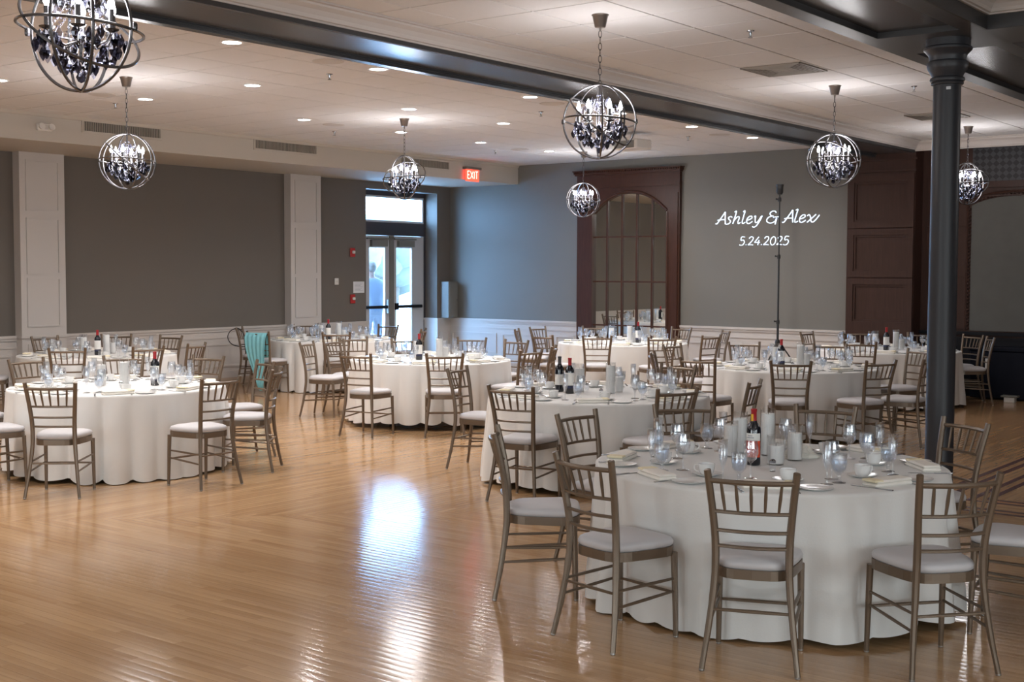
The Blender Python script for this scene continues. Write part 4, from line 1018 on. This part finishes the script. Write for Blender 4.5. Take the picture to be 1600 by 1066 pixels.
    if k in 'AEGH':
        x, y = ray_off(tc, 0.17, 0.30)
        obj('crumpled_napkin', napc_me, loc=(x, y, TZ+0.001), rz=seed, label='crumpled white napkin behind the candles on '+name, cat='napkin')

# ---------------------------------------------------------------- orb chandeliers
def ring_me(nrm, r=0.262, th=0.0070, squash=1.0):
    z = Vector(nrm).normalized(); x = z.cross(Vector((0, 0, 1)) if abs(z.z) < 0.9 else Vector((1, 0, 0))).normalized(); y = z.cross(x)
    return MB().tube([(x*math.cos(2*PI*i/56)+y*math.sin(2*PI*i/56))*r for i in range(56)], th, 6, True).mesh('ring', M_iron, True)
drop_me = MB().lathe([(0.001, 0.032), (0.005, 0.027), (0.0185, 0.003), (0.014, -0.014), (0.001, -0.032)], 6).mesh('crystal', M_cryst)
drop2_me = MB().lathe([(0.001, 0.032), (0.005, 0.027), (0.0185, 0.003), (0.014, -0.014), (0.001, -0.032)], 6).mesh('crystal', M_crystc)
ball_me = MB().lathe([(0.001, 0.024), (0.014, 0.018), (0.022, 0.0), (0.014, -0.018), (0.001, -0.024)], 8).mesh('crystal_ball', M_cryst)
sleeve_me = MB().lathe([(0.012, 0), (0.012, 0.085), (0.009, 0.087)], 10).mesh('candle_sleeve', M_iron, True)
bulb_me = MB().lathe([(0.006, 0.087), (0.013, 0.10), (0.015, 0.112), (0.009, 0.135), (0.002, 0.155)], 10).mesh('bulb', M_bulb, True)
dish_me = MB().lathe([(0.008, -0.012), (0.03, -0.004), (0.034, 0.002), (0.01, 0.0)], 12).mesh('drip_dish', M_iron, True)
def crystal_spots():
    rnd = random.Random(12); out = []
    for tier, (rr, z, n) in enumerate(((0.165, -0.040, 16), (0.188, -0.072, 14), (0.150, -0.105, 14), (0.108, -0.138, 12), (0.062, -0.165, 8), (0.115, 0.085, 8), (0.065, 0.135, 6))):
        for i in range(n):
            a = 2*PI*i/n+tier*0.3+rnd.uniform(-0.1, 0.1)
            out.append((rr*math.cos(a)*rnd.uniform(0.93, 1.05), rr*math.sin(a), z+rnd.uniform(-0.012, 0.012), (tier+i) % 4 == 0 or tier > 4))
    return out
SPOTS = crystal_spots()
def strand_me():
    b = MB(); rnd = random.Random(4)
    def bead_(x, y, z, r): b.lathe([(0.0005, -r), (r, 0), (0.0005, r)], 5, (x, y, z))
    for i in range(12):
        a = 2*PI*i/12
        for q in range(12):
            u = q/11; rr = 0.02+0.13*u; z = 0.185-0.30*u+0.10*u*u+0.0*rnd.random()
            bead_(rr*math.cos(a), rr*math.sin(a), z, 0.0058)
        for q in range(8):
            u = q/7; rr = 0.15*(1-u)+0.03*u; z = -0.02-0.16*u
            bead_(rr*math.cos(a+0.26), rr*math.sin(a+0.26), z, 0.0052)
    return b.mesh('crystal_strands', M_crystc)
strands = strand_me()
frame_me = MB().tube([(0, 0, 0.262), (0, 0, -0.14)], 0.007, 8)
for i in range(6):
    a = 2*PI*i/6; c, s = math.cos(a), math.sin(a)
    frame_me.tube([(0.006*c, 0.006*s, -0.05), (0.07*c, 0.07*s, -0.075), (0.125*c, 0.125*s, -0.055), (0.15*c, 0.15*s, -0.012)], 0.0045, 6)
frame_me.lathe([(0.006, -0.06), (0.02, -0.05), (0.024, -0.03), (0.008, -0.01)], 10).lathe([(0.006, 0.13), (0.016, 0.14), (0.006, 0.165)], 10)
frame_me = frame_me.mesh('candelabra', M_iron, True)
canopy_me = MB().lathe([(0.062, 0.0), (0.062, -0.006), (0.056, -0.012), (0.040, -0.085), (0.036, -0.092), (0.010, -0.095), (0.006, -0.12)], 20).mesh('canopy', M_canopy, True)
def chain_me(L):
    b = MB(); n = int(L/0.042)
    for i in range(n):
        z = -0.115-(i+0.5)*L/n; hz = L/n*0.62; w_ = 0.011
        pts = [(w_*math.cos(2*PI*q/10), 0, z+hz*math.sin(2*PI*q/10)) for q in range(10)]
        if i % 2: pts = [(0, p[0], p[2]) for p in pts]
        b.tube(pts, 0.0028, 5, True)
    return b.mesh('chain', M_iron)
JOINT = MB()
for s in (-1, 1): JOINT.lathe([(0.008, -0.018), (0.012, -0.01), (0.012, 0.01), (0.008, 0.018)], 8, (s*0.262, 0, 0))
JOINT = JOINT.mesh('pivot', M_iron, True)
def chandelier(x, y, z, az, label, full=True):
    o = obj('orb_chandelier', None, loc=(x, y, CZ-0.004), rz=az, label=label, cat='chandelier', group='orb chandeliers')
    h = z-(CZ-0.004)
    obj('canopy', canopy_me, o)
    obj('chain', shared(('chain', round(h, 2)), lambda: chain_me(-h-0.262-0.10)), o)
    hk = (0, 0, h)
    for nm, nr in (('eq', (0.06, 0.05, 1)), ('m1', (1, 0.12, 0.0)), ('m2', (0.1, 1, 0.02)), ('t1', (0.62, -0.25, 0.74)), ('m3', (0.72, 0.70, 0.0))):
        obj('ring', shared(('ring', nm), lambda: ring_me(nr)), o, hk)
    obj('pivot', JOINT, o, hk)
    cb = obj('candelabra', frame_me, o, hk)
    for i in range(6):
        a = 2*PI*i/6; p = (0.15*math.cos(a), 0.15*math.sin(a), -0.008)
        obj('drip_dish', dish_me, cb, p); obj('candle_sleeve', sleeve_me, cb, p); obj('bulb', bulb_me, cb, p)
    for (cx_, cy_, cz_, clear) in (SPOTS if full else SPOTS[::3]): obj('crystal', drop2_me if clear else drop_me, o, (cx_, cy_, h+cz_))
    obj('crystal_ball', ball_me, o, (0, 0, h-0.205))
    st_ = obj('crystal_strands', strands, o, hk, kind='stuff')
    l = bpy.data.lights.new('chandelier_lamp', 'POINT'); l.energy = CHANDELIER_W; l.color = (1.0, 0.965, 0.95); l.shadow_soft_size = 0.24
    obj('lamp', l, o, (0, 0, h+0.04))
chandelier(-4.85, 3.24, 2.768, 0.4, 'orb chandelier cut off by the top edge, nearest of all')
chandelier(-5.14, 7.68, 2.81, 0.55, 'orb chandelier hanging before the beam above the two-bottle table')
chandelier(-5.22, 11.96, 2.835, 1.7, 'orb chandelier just right of the tripod light stand')
chandelier(-5.32, 16.29, 2.85, 2.5, 'orb chandelier half hidden behind the column')
chandelier(-10.42, 7.45, 2.77, 1.2, 'orb chandelier hanging before the left taupe wall')
chandelier(-10.53, 11.49, 2.86, 3.1, 'orb chandelier hanging before the door transom')
chandelier(-11.20, 16.30, 2.83, 0.9, 'orb chandelier hanging before the arched mirror')
chandelier(-10.40, 3.30, 2.80, 0.2, 'orb chandelier left of the frame over the dance floor')
for x, y, n in ((-0.20, 4.60, 'first'), (-0.20, 0.40, 'second'), (-5.0, -1.1, 'third'), (-10.4, -0.9, 'fourth'), (-0.2, 12.6, 'fifth')):  # unseen chandeliers, added to brighten the near table
    chandelier(x, y, 2.80, 0.7, n+' orb chandelier added for light outside the frame', False)
bpy.context.view_layer.update()
